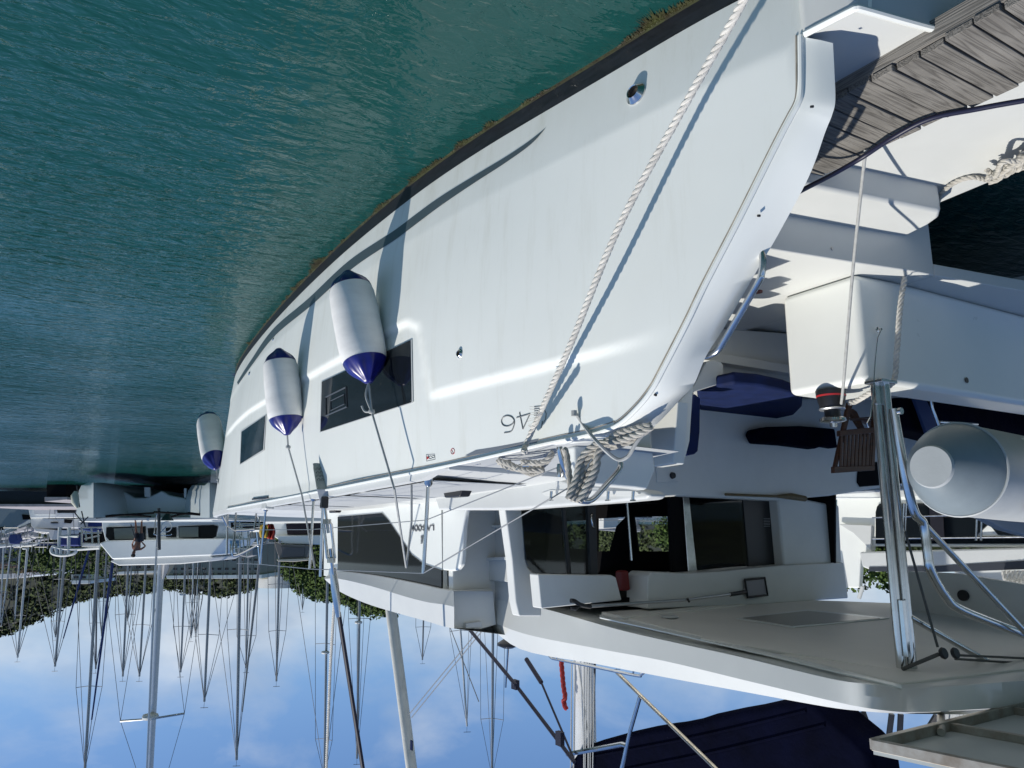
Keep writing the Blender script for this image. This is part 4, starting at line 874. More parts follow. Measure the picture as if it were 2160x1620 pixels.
ny('sail_cover', [(2080, 1500), (2300, 1470), (2300, 1500), (2128, 1507)], 13, mat('blue_canvas', (.008, .03, .16), .7), .4, .02)
for a, b in (((1820, 1500), (1848, 1578)), ((1881, 1506), (1873, 1570)), ((1900, 1506), (1897, 1570)), ((1975, 1510), (1950, 1550)), ((2062, 1495), (2086, 1520)), ((2060, 1500), (2054, 1526))): tube('dark_strut', [PY(*a, 12), PY(*b, 12)], .045, BLK, NB, 6)
# ------------------------------------------------------------------ far catamaran, bows towards us
def pf(pix, d): return [PF(x, y, d) for x, y in pix]
FC = empty('catamaran', PF(320, 1030, 38) * 1.0, 'white catamaran with teal-shaded bows pointing at the camera, a person standing on its foredeck', 'catamaran')
FC.location.z = 0
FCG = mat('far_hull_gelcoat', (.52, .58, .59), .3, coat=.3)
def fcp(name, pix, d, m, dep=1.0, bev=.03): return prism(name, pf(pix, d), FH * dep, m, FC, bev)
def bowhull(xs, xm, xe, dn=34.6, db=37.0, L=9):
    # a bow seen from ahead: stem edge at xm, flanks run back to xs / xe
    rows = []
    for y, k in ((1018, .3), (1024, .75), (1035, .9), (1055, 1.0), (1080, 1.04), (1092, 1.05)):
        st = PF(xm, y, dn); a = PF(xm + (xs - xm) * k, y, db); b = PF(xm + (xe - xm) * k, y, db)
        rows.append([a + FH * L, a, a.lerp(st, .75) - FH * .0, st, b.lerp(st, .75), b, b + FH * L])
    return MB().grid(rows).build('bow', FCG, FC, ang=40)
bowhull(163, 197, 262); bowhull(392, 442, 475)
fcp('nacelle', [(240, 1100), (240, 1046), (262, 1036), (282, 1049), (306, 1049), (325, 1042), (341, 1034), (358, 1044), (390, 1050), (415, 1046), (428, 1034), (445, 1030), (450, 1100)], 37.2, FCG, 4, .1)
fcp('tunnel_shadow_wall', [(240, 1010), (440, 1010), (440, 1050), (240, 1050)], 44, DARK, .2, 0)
fcp('ladder', [(304, 1028), (316, 1028), (317, 1048), (305, 1048)], 37.0, GELD, .1, .01); fcp('tunnel_strut', [(388, 1030), (393, 1030), (393, 1050), (388, 1050)], 37.0, GELD, .1, .01)
fcp('foredeck', [(165, 1092), (460, 1090), (460, 1096), (165, 1101)], 36.4, GELD, 6, .04)
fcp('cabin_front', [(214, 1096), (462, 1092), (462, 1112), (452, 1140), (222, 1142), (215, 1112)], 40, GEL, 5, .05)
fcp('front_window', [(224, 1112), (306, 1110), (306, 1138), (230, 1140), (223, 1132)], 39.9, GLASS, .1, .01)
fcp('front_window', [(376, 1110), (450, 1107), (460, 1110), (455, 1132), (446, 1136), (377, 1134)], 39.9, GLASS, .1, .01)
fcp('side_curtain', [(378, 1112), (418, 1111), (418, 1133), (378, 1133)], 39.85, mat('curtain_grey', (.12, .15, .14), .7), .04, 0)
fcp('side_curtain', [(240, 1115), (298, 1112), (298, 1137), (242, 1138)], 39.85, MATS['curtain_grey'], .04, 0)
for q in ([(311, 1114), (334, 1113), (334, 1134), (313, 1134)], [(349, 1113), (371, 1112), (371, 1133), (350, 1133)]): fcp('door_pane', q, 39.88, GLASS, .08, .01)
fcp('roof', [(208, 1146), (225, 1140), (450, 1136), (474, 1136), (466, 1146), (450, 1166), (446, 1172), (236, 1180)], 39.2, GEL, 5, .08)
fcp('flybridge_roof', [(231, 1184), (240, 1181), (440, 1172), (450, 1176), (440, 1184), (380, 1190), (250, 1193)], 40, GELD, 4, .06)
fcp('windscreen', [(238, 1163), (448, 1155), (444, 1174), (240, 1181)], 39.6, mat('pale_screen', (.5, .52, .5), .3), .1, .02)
mb = MB()
for a, b in (((203, 1092), (325, 1082)), ((325, 1080), (446, 1088)), ((215, 1090), (260, 1086)), ((260, 1086), (318, 1090)), ((362, 1090), (400, 1082)), ((400, 1082), (450, 1090))): mb.tube(pf([a, ((a[0] + b[0]) / 2, (a[1] + b[1]) / 2 - 1), b], 35.5), .05, 6)
mb.build('trampoline_edge', DARK, FC)
fm0, fm1 = PF(342, 1150, 41.5), PF(315, 1660, 41.5)
tube('mast', [fm0, fm1], [.17, .14], ALU, FC, 12)
fs = fm0.lerp(fm1, .715); MB().lathe([(0, -.14), (.36, -.1), (.4, 0), (.36, .12), (0, .16)], 18, Matrix.Translation(fs - FH * .3)).build('radar_dome', GELD, FC)
fq = PF(321, 1516, 41.5); tube('spreader', [PF(254, 1521, 41.5), fq, PF(389, 1505, 41.8)], .055, ALU, FC, 6)
mb = MB()
for q in (((254, 1521), (214, 1166)), ((389, 1505), (440, 1170)), ((254, 1521), (300, 1660)), ((389, 1505), (345, 1660)), ((357, 1240), (389, 1505)), ((300, 1240), (254, 1521))): mb.tube(pf(q, 41.5), .012, 4)
mb.build('rigging', mat('rig_wire', (.055, .058, .062), .5, .3), FC)
tube('furled_jib', pf([(334, 1092), (331, 1150), (326, 1240), (308, 1660)], 38), [.03, .05, .06, .04], ALU, FC, 8)
tube('boom_cover', pf([(346, 1168), (352, 1176), (349, 1200), (344, 1222)], 41.2), [.12, .2, .16, .05], mat('cover_pale', (.45, .44, .42), .8), FC, 8)
FE = tag(MB().tube([PF(160, 1036, 34), PF(158, 1045, 34), PF(159, 1060, 34), PF(163, 1072, 34)], [.06, .16, .16, .05], 14).build('fender', mat('cream_fender', (.5, .5, .4), .5)), 'cream fender hanging at the far catamaran bow', 'fender')
mb = MB()
for a, b in (((168, 1070), (162, 1024)), ((158, 1082), (176, 1104)), ((170, 1106), (186, 1090)), ((172, 1078), (180, 1112))): mb.tube(pf([a, b], 34.2), .025, 6)
mb.build('mooring_lines', BLK, FC)
# ------------------------------------------------------------------ person on the far foredeck
def person():
    d = 36.6
    S = lambda x, y, k=0: PF(x, y, d + k)
    J = {'pel': S(293, 1137), 'wst': S(291, 1145), 'chs': S(289, 1156), 'nek': S(284, 1161, -.05), 'hd': S(282, 1166, -.10), 'top': S(281, 1171, -.12),
         'hl': S(289, 1135), 'hr': S(298, 1135), 'kl': S(287, 1118, -.08), 'kr': S(298, 1118, -.05), 'al': S(286, 1100), 'ar': S(299, 1100), 'tl': S(285, 1098, -.22), 'tr': S(300, 1098, -.2),
         'sl': S(281, 1157), 'el': S(279, 1147, -.06), 'wl': S(284, 1137, -.22), 'fl': S(285, 1134, -.26), 'sr': S(297, 1159), 'er': S(307, 1152, .08), 'wr': S(299, 1143, -.04), 'fr': S(296, 1141, -.08)}
    R = {'pel': .15, 'wst': .125, 'chs': .15, 'nek': .06, 'hd': .105, 'top': .07, 'hl': .10, 'hr': .10, 'kl': .062, 'kr': .062, 'al': .042, 'ar': .042, 'tl': .035, 'tr': .035,
         'sl': .062, 'el': .045, 'wl': .033, 'fl': .04, 'sr': .062, 'er': .045, 'wr': .033, 'fr': .04}
    E_ = [('pel', 'wst'), ('wst', 'chs'), ('chs', 'nek'), ('nek', 'hd'), ('hd', 'top'), ('pel', 'hl'), ('pel', 'hr'), ('hl', 'kl'), ('hr', 'kr'), ('kl', 'al'), ('kr', 'ar'), ('al', 'tl'), ('ar', 'tr'),
          ('chs', 'sl'), ('sl', 'el'), ('el', 'wl'), ('wl', 'fl'), ('chs', 'sr'), ('sr', 'er'), ('er', 'wr'), ('wr', 'fr')]
    ks = list(J); me = bpy.data.meshes.new('person'); me.from_pydata([tuple(J[k]) for k in ks], [(ks.index(a), ks.index(b)) for a, b in E_], [])
    o = bpy.data.objects.new('person', me); C.objects.link(o); me.materials.append(mat('tanned_skin', (.20, .085, .05), .5, var=.15))
    sk = o.modifiers.new('skin', 'SKIN')
    for i, k in enumerate(ks): me.skin_vertices[0].data[i].radius = (R[k], R[k] * .85); me.skin_vertices[0].data[i].use_root = (k == 'pel')
    su = o.modifiers.new('sub', 'SUBSURF'); su.levels = su.render_levels = 2
    tag(o, 'bare-chested tanned person in dark shorts standing on the far catamaran foredeck, one hand on hip', 'person')
    M = MB()
    M.lathe([(.0, -.03), (.085, -.02), (.10, .05), (.07, .11), (0, .13)], 14, Matrix.Translation(J['top'] - V((0, 0, .02))))
    M.build('hair', mat('dark_hair', (.02, .015, .012), .7), o)
    M = MB()
    for a, b in (('hl', 'kl'), ('hr', 'kr')): M.tube([J['pel'].lerp(J[a], .7) + V((0, 0, .10)), J[a], J[a].lerp(J[b], .62)], [.15, .135, .105], 14)
    M.tube([J['pel'] - V((0, 0, .08)), J['pel'], J['wst'].lerp(J['pel'], .3)], [.17, .185, .16], 14); M.build('shorts', mat('dark_shorts', (.02, .022, .03), .8), o)
    bh = tag(MB().tube([J['fl'] + V((0, 0, .02)), PF(276, 1106, d - .4)], .02, 8).build('stick', BLK), 'dark stick held in the hand of the standing person', 'stick')
person()
# ------------------------------------------------------------------ dock lamp
lp = empty('dock_lamp', (PF(336, 1000, 35.8).x, PF(336, 1000, 35.8).y, 1.6), 'dark pole with a green cone lamp and white ring before the far catamaran', 'lamp')
tube('pole', [PF(335, 1072, 35.8), PF(335, 1078, 35.8), PF(336, 1160, 35.8)], .07, mat('dark_metal', (.04, .045, .05), .5), lp, 10)
cb = PF(352.5, 1098, 35.8)
MB().lathe([(0, -.43), (.035, -.41), (.28, -.02), (.28, 0), (0, 0)], 20, Matrix.Translation(cb)).build('cone', mat('dark_green', (.008, .035, .03), .5), lp, ang=60)
mb = MB(); mb.tube([cb + CR * (.24 * math.cos(t)) + V((0, 0, .04 + .21 - .24 * math.sin(t) + .03)) for t in [k * PI / 12 for k in range(25)]], .022, 8); mb.build('ring', GELD, lp)
mb = MB(); mb.tube(smooth_path(pf([(336, 1080), (330, 1088), (326, 1120), (328, 1128), (355, 1129), (362, 1127)], 35.8), 4), .025, 6); mb.tube(pf([(335, 1128), (351, 1110)], 35.8), .02, 6); mb.build('bracket', STEEL, lp)
# ------------------------------------------------------------------ yachts with masts
SPR = mat('spreader_grey', (.22, .23, .24), .6)
DIM = mat('dull_rail', (.30, .31, .31), .5, .3)
YG = 'sailing yachts moored across the basin'
YM = [mat('mast_grey', (.30, .31, .315), .42, .45, var=.1), mat('mast_white', (.55, .56, .56), .4), mat('mast_dark', (.12, .12, .13), .4, .3)]
cols = [mat('cover_blue', (.01, .03, .14), .8), mat('cover_grey', (.25, .26, .27), .8), mat('cover_white', (.6, .6, .57), .8)]
YH = mat('yacht_hull', (.62, .64, .64), .35, coat=.2)
def yacht(xb, yb, xt, yt, d, lab, w=.11, head=None, m=0, cov=1, spr=(), radar=None, furl=None, hull=True):
    B = PF(xb, yb, d); T = PF(xt, yt, d); base = V((B.x, B.y, 0))
    rn = random.Random(int(xb * 7 + yt))
    if T.z < B.z + 6: T = B + (T - B) * 1
    o = empty('sailing_yacht', base, lab, 'yacht', YG)
    h = head if head is not None else rn.choice([.15, -.2, PI + .2, PI - .1]) ; a = math.atan2(FH.y, FH.x) + h
    fx = V((math.cos(a), math.sin(a), 0)); fy = V((-fx.y, fx.x, 0)); L = 10.5
    def P(x, y, z): return base + fx * x + fy * y + V((0, 0, z))
    if hull:
        rows = []
        for t in [i / 12 for i in range(13)]:
            x = -6.2 + L * t; b = 1.75 * (1 - max(0, (t - .45) / .55) ** 2) * (.78 + .22 * min(1, t / .4)); zs = 1.05 + .35 * t * t
            rows.append([P(x, b, zs), P(x, b * .97, .5), P(x, b * .7, -.2), P(x, -b * .7, -.2), P(x, -b * .97, .5), P(x, -b, zs)])
        M = MB().grid(rows, close=True); n = len(rows[0]); M.add(rows[0], [tuple(range(n))]); M.build('hull', YH, o)
        rows = [[P(x, 1.05 * k, 1.1), P(x, .95 * k, 1.1 + hh), P(x, -.95 * k, 1.1 + hh), P(x, -1.05 * k, 1.1)] for x, k, hh in ((-3.0, 1, .5), (-1, 1, .55), (1, .9, .5), (2.2, .6, .25))]
        M = MB().grid(rows); M.add(rows[0], [(0, 1, 2, 3)]); cb_ = M.build('cabin', YH, o)
        MB().box(P(-1, 0, 1.42), (3.4, 2.04, .18), Matrix.Rotation(a, 3, 'Z')).build('cabin_window', GLASS, cb_)
        MB().prism([P(-3.6, 1.2, 1.3), P(-2.4, 1.2, 1.3), P(-2.3, 1.1, 2.3), P(-3.6, 1.1, 2.35)], fy * -2.3).build('sprayhood', cols[rn.randrange(3)], o, .06)
        mb = MB()
        for k in (-1, 1):
            for x in (-5.8, -4, -2, 0, 2, 3.6): mb.tube([P(x, 1.5 * k * (1 if x < 1 else .75 if x < 3 else .4), 1.1), P(x, 1.5 * k * (1 if x < 1 else .75 if x < 3 else .4), 1.8)], .02, 4)
            mb.tube([P(-5.8, 1.5 * k, 1.75), P(0, 1.5 * k, 1.75), P(2, 1.12 * k, 1.75), P(4.1, .1 * k, 1.9)], .018, 4)
        mb.build('guard_rail', DIM, o)
    tt = (T - B).normalized(); low = B - tt * (B.z - 1.2)
    tube('mast', [low, T], [w, w * .75], YM[m], o, 8)
    MB().tube([T, T + V((0, 0, .45))], .012, 4).tube([T + V((0, 0, .4)) - CR * .3, T + V((0, 0, .42)) + CR * .25], .018, 4).build('masthead_gear', BLK, o)
    bo = low + V((0, 0, .9)); tube('boom', [bo, bo - fx * 4.2 + V((0, 0, .1))], .07, YM[m], o, 6)
    tube('boom_cover', [bo + V((0, 0, .25)), bo - fx * 1.5 + V((0, 0, .3)), bo - fx * 4 + V((0, 0, .22))], [.24, .2, .1], cols[cov], o, 8)
    Hm = (T - low).length
    ss = [low + tt * (PF(xb, s, d).z - low.z) for s in spr] if spr else [low + tt * Hm * f for f in (.42, .7)]
    mb = MB(); tips = []
    for i, s in enumerate(ss):
        b = .85 - .15 * i; sa, sb = s + fy * b - fx * .15 + V((0, 0, .06)), s - fy * b - fx * .15 + V((0, 0, .06))
        if abs(fy.dot(CR)) < .5 and spr: sa, sb = s + CR * b, s - CR * b * .9 + V((0, 0, .1))
        tube('spreader', [sa, s, sb], .024, SPR, o, 5); tips.append((sa, sb))
    mb = MB(); rw = max(.009, d * .00030)
    for k in (0, 1): mb.tube([low + (tips[0][k] - ss[0]) * 1.25 + V((0, 0, .1))] + [t[k] for t in sorted(tips, key=lambda t: t[0].z)] + [T], rw, 4, cap=False)
    mb.tube([P(4.2, 0, 1.5), T], rw * 1.15, 4, cap=False); mb.tube([P(-6, 0, 1.4), T], rw, 4, cap=False); mb.build('rigging', mat('rig_wire', (.10, .105, .11), .5, .3), o)
    if furl is not None: tube('furled_jib', [P(4.0, 0, 1.7), P(4.2, 0, 1.5).lerp(T, .82)], [.13, .05], cols[furl], o, 8)
    if radar:
        p = low + tt * (PF(xb, radar, d).z - low.z) - FH * .3; MB().lathe([(0, -.1), (.27, -.08), (.3, 0), (.26, .09), (0, .12)], 16, Matrix.Translation(p)).build('radar_dome', GELD, o)
        
yacht(8, 1150, 0, 1313, 92, 'yacht with a bare mast at the far left edge before the wooded hill', .10, m=1)
yacht(24, 1153, 2, 1322, 100, 'yacht whose thin mast is second from the left edge, leaning outwards', .10, m=1, cov=0)
yacht(42, 1165, 31, 1307, 104, 'yacht with a short pale mast and low crosstree, against the green hillside', .11, m=1, spr=(1278,))
yacht(58, 1158, 37, 1387, 78, 'yacht with a tall pale mast and a yellowish dish low on it', .12, m=1, radar=1157)
yacht(126, 1211, 117, 1344, 96, 'yacht with a plain grey mast just behind a taller bluish one near the hill foot', .11)
yacht(137, 1167, 116, 1406, 74, 'yacht with a bluish furled sail beside its leaning mast, before the hill end', .12, furl=0, cov=0, m=0)
yacht(205, 1190, 179, 1625, 57, 'yacht with a tall leaning mast, dark blue at its foot, beside the far catamaran', .12, furl=0, cov=0, spr=(1447,), m=0)
yacht(222, 1211, 214, 1342, 98, 'yacht with a slim mast just right of the tall leaning dark blue one', .10)
yacht(204, 1250, 202, 1411, 80, 'yacht with a dark mast half hidden by the tall leaning one', .10, m=2)
yacht(270, 1200, 259, 1427, 72, 'yacht whose grey mast rises above the roof left of the person', .11, spr=(1295,))
yacht(277, 1200, 269, 1310, 110, 'yacht with a shorter mast close beside a taller grey one above the far cabin roof', .10)
yacht(307, 1202, 294, 1427, 71, 'yacht with a medium grey mast directly above the standing person, thin crosstree', .11, spr=(1317,))
yacht(391, 1189, 381, 1418, 72, 'yacht with a thin mast and a small white dome, right of the thick silver mast', .10, radar=1253, spr=(1321,))
yacht(408, 1184, 403, 1346, 95, 'yacht with a short white mast, one of a close pair over the low flats', .09, m=1)
yacht(418, 1184, 413, 1335, 100, 'yacht with the shorter right-hand white mast of a close pair over the low flats', .09, m=1)
yacht(444, 1193, 431, 1480, 58, 'yacht with a grey mast and wide spreaders over the right end of the far roof', .11, spr=(1338,))
yacht(507, 1165, 499, 1603, 60, 'yacht with a tall two-tone mast in the gap above the big catamaran bow', .13, spr=(1327,), furl=1, m=0, head=.1)
yacht(524, 1184, 519, 1409, 74, 'yacht with a mast just right of the tall two-tone mast', .10, spr=(1340,))
yacht(589, 1184, 583, 1437, 67, 'yacht with a grey and dark mast in front of the round white apartment block', .11, m=0)
yacht(640, 1198, 638, 1286, 120, 'yacht with a very short mast right of the round white apartment block', .10)
yacht(691, 1200, 684, 1640, 60, 'yacht with a mast behind the steel turnbuckle, white dome below its crosstree', .11, spr=(1357, 1558), radar=1375, head=.3)
yacht(759, 1240, 753, 1600, 62, 'yacht with a mast and white dome seen just above the big catamaran coachroof', .12, radar=1312, spr=(1304,))
yacht(894, 1280, 891, 1392, 90, 'yacht with a thin mast over the coachroof, right of the furled white sail', .12, spr=(1322,))
yacht(968, 1280, 985, 1532, 62, 'yacht with a mast right of the furled white sail, crossed by dark wires', .10, spr=(1330,), m=1)
yacht(1040, 1280, 1038, 1640, 60, 'yacht with a tall mast and wide crosstree close to the hardtop front edge', .12, spr=(1515,))
yacht(1345, 1100, 1300, 1400, 60, 'yacht glimpsed through the saloon windows of the big catamaran', .11, head=1.2)
# loose dock-side craft
SH = empty('sprayhood_yacht', PF(620, 1050, 34), 'white yacht with a grey window canopy in front of the flats, beyond the bow rail', 'yacht'); SH.location.z = 0
def shp(name, pix, d, m, dep=1.0, bev=.03): return prism(name, pf(pix, d), FH * dep, m, SH, bev)
shp('hull', [(535, 1050), (760, 1040), (760, 1092), (745, 1102), (548, 1104), (536, 1080)], 34, GELD, 3, .1)
shp('deckhouse', [(545, 1102), (720, 1100), (712, 1131), (590, 1133), (560, 1128)], 35, GEL, 3, .05)
shp('side_window', [(603, 1105), (715, 1103), (710, 1127), (606, 1128)], 34.9, mat('violet_glass', (.03, .02, .03), .1), .08, .01)
shp('roof', [(575, 1130), (722, 1128), (735, 1140), (720, 1150), (600, 1147)], 34.6, GEL, 3.5, .05)
shp('canopy_frame', [(578, 1143), (590, 1148), (648, 1150), (654, 1153), (645, 1180), (590, 1180), (584, 1165)], 34.4, mat('canopy_taupe', (.20, .18, .165), .7), .3, .03)
shp('canopy_window', [(592, 1152), (643, 1155), (640, 1174), (596, 1176)], 34.35, mat('clear_plastic', (.10, .10, .11), .15), .08, .02)
shp('canopy_top', [(583, 1180), (648, 1178), (651, 1182), (620, 1185), (586, 1184)], 34.2, mat('cream_canvas', (.5, .47, .40), .7), .8, .02)
mb = MB()
rn = random.Random(11); rows = []
fl = empty('signal_flag', PF(562, 1130, 20), 'crumpled yellow and red flag hanging on the rail behind the bow', 'flag')
def crump(x0, x1, y0, y1, d, name, m):
    rows = []
    for i in range(9):
        r = []
        for j in range(9):
            u, v = i / 8, j / 8; k = .75 + .25 * math.sin(PI * v)
            xx = (x0 + x1) / 2 + (u - .5) * (x1 - x0) * k + rn.uniform(-1, 1); yy = y0 + (y1 - y0) * v + rn.uniform(-.8, .8)
            r.append(PF(xx, yy, d + .12 * math.sin(u * 11 + v * 3) + .05 * rn.random()))
        rows.append(r)
    o = MB().grid(rows).build(name, m, fl, sub=1); s = o.modifiers.new('s', 'SOLIDIFY'); s.thickness = .01
crump(548, 566, 1106, 1134, 20, 'yellow_cloth', mat('flag_yellow', (.45, .30, .03), .8, var=.3, vscale=6))
crump(562, 580, 1105, 1137, 20.1, 'red_cloth', mat('flag_red', (.50, .05, .03), .8, var=.4, vscale=6))
# left hand basin: quay, motor boats, covered tender
qy = empty('dock', PF(60, 1060, 47), 'low pale dock with a dark underside along the far left waterline', 'dock'); qy.location.z = 0
prism('deck', pf([(-60, 1063), (176, 1063), (176, 1069), (-60, 1069)], 46), FH * 6, mat('dock_concrete', (.34, .32, .33), .8, var=.2), qy, .02)
prism('face', pf([(-60, 1035), (150, 1037), (150, 1063), (-60, 1063)], 46.4), FH * 4, mat('dock_dark', (.02, .025, .03), .8, var=.4), qy, 0)
prism('dark_pontoon', pf([(98, 1018), (140, 1018), (138, 1050), (98, 1050)], 43), FH * 2, DARK, qy, .02); prism('pontoon_top', pf([(94, 1048), (142, 1048), (142, 1054), (94, 1058)], 42.8), FH * 2.5, MATS['dock_concrete'], qy, .02)
mbt = empty('motor_boat', PF(112, 1060, 52), 'white motor boat with stacked decks left of the far catamaran bow', 'motor boat'); mbt.location.z = 0
def mbp(name, pix, d, m, dep=2, bev=.03): return prism(name, pf(pix, d), FH * dep, m, mbt, bev)
mbp('hull', [(62, 1050), (165, 1050), (165, 1092), (64, 1093), (60, 1075)], 52, GEL, 5)
mbp('hull_recess', [(70, 1072), (114, 1072), (114, 1085), (72, 1085)], 51.9, GELG, .1, 0); mbp('cockpit_window', [(119, 1070), (158, 1070), (158, 1082), (121, 1082)], 51.9, GLASS, .1, 0)
mbp('upper_deck', [(66, 1093), (165, 1094), (165, 1113), (72, 1116), (65, 1108)], 52.3, GELD, 4); mbp('side_slot', [(107, 1101), (121, 1101), (121, 1104), (107, 1104)], 52.2, BLK, .2, 0); mbp('dark_opening', [(135, 1095), (152, 1096), (148, 1104), (135, 1103)], 52.2, DARK, .2, .02)
mbp('canopy', [(70, 1114), (116, 1118), (110, 1138), (105, 1138), (103, 1124), (75, 1121)], 52.1, GELD, 3)
tb_ = empty('covered_tender', PF(140, 1140, 44), 'boat under a bright blue cover below a white arch, left of the far catamaran', 'boat')
prism('cover', pf([(124, 1130), (150, 1126), (168, 1130), (168, 1152), (124, 1152), (118, 1148)], 44), FH * 2, mat('bright_blue_canvas', (.01, .03, .20), .7, var=.3, vscale=3), tb_, .1, seg=3)
mb = MB()
for p in ([(110, 1152), (128, 1157), (160, 1159), (210, 1156)], [(112, 1153), (108, 1160), (112, 1168), (132, 1172), (155, 1168), (162, 1160)], [(126, 1112), (124, 1155)], [(146, 1113), (144, 1172)], [(118, 1157), (120, 1170)], [(128, 1157), (128, 1171)], [(125, 1132), (165, 1131)]): mb.tube(smooth_path(pf(p, 43.6), 4), .09, 6)
mb.build('arch', GELD, tb_)
dv2 = empty('davit_frame', PF(195, 1130, 43), 'grey stern rail frame between the blue cover and the far catamaran', 'rail'); mb = MB()
for p in ([(172, 1112), (172, 1152)], [(180, 1120), (182, 1140)], [(192, 1112), (195, 1147)], [(206, 1118), (208, 1146)], [(172, 1146), (212, 1147)], [(178, 1137), (210, 1130)], [(170, 1114), (214, 1112)], [(172, 1124), (214, 1124)]): mb.tube(pf(p, 43), .05, 5)
mb.build('tubes', STEEL, dv2); prism('seat', pf([(172, 1146), (210, 1146), (210, 1153), (172, 1153)], 43.1), FH * .8, GELG, dv2, .02); prism('dark_cover', pf([(176, 1128), (214, 1122), (214, 1146), (176, 1144)], 44), FH * .8, DARK, dv2, .05)
gr = empty('motor_boat', PF(18, 1090, 56), 'grey hulled boat at the far left edge with a dark side window', 'motor boat'); gr.location.z = 0
def grp(name, pix, d, m, dep=2, bev=.03): return prism(name, pf(pix, d), FH * dep, m, gr, bev)
grp('hull', [(-40, 1045), (60, 1050), (64, 1092), (30, 1112), (-40, 1125)], 56, mat('grey_topside', (.20, .25, .28), .4), 4); grp('window', [(-5, 1112), (7, 1112), (7, 1118), (-5, 1120)], 55.9, GLASS, .1, 0)
grp('dark_pocket', [(46, 1085), (64, 1087), (63, 1096), (48, 1096)], 55.9, DARK, .1, 0); grp('deck_edge', [(-40, 1148), (30, 1148), (26, 1152), (-40, 1158)], 55, GELD, 1)
pl_ = tag(prism('awning', pf([(20, 1128), (34, 1126), (37, 1140), (30, 1148), (20, 1147), (17, 1138)], 53), FH * .6, cols[0], None, .05), 'dark blue rolled awning among the boats at far left', 'awning')
rnd = random.Random(21)
cl = empty('moored_dinghy', PF(55, 1120, 54), 'pale jumble of covered dinghies among rails at far left', 'dinghy'); mb = MB()
for i in range(16):
    p = PF(rnd.uniform(10, 105), rnd.uniform(1104, 1140), 54 + rnd.uniform(0, 3)); a = PF(rnd.uniform(-10, 10), 810, 1) ; mb.tube([p, p + CR * rnd.uniform(.4, 1.3) + V((0, 0, rnd.uniform(-.3, .3)))], rnd.uniform(.06, .28), 8)
mb.build('covers', mat('pale_covers', (.42, .42, .45), .7, var=.4, vscale=1.2), cl); mb = MB()
for i in range(22): x = rnd.uniform(0, 108); y = rnd.uniform(1108, 1140); p = PF(x, y, 53.5); mb.tube([p, p + V((0, 0, rnd.uniform(.4, 1.3)))], .03, 4)
for i in range(8): p = PF(rnd.uniform(0, 90), rnd.uniform(1110, 1155), 53.4); mb.tube([p, p + CR * -rnd.uniform(.5, 1.4)], .02, 4)
mb.build('rails', DIM, cl)
mb = MB(); rk = empty('deck_rack', PF(510, 1105, 26), 'grey rack of rails and boxes on the boat behind the bow pulpit', 'rack')
for i in range(14): x = rnd.uniform(478, 548); y = rnd.uniform(1090, 1150); p = PF(x, y, 27); mb.tube([p, PF(x + rnd.uniform(-3, 3), y + rnd.uniform(15, 40), 27)], .025, 5)
for i in range(9): y = rnd.uniform(1084, 1160); mb.tube([PF(rnd.uniform(484, 505), y, 27), PF(rnd.uniform(520, 560), y + rnd.uniform(-3, 3), 27)], .022, 5)
mb.build('tubes', STEEL, rk); prism('boxes', pf([(486, 1102), (545, 1100), (543, 1112), (487, 1116)], 28), FH * .6, DARK, rk, .02); prism('rolled_sail', pf([(500, 1156), (515, 1152), (536, 1156), (535, 1172), (520, 1176), (502, 1172)], 27.5), FH * .5, cols[1], rk, .05, seg=3); prism('blue_bin', pf([(484, 1140), (497, 1140), (497, 1153), (485, 1153)], 28.2), FH * .5, mat('pale_blue', (.12, .28, .45), .6), rk, .02)
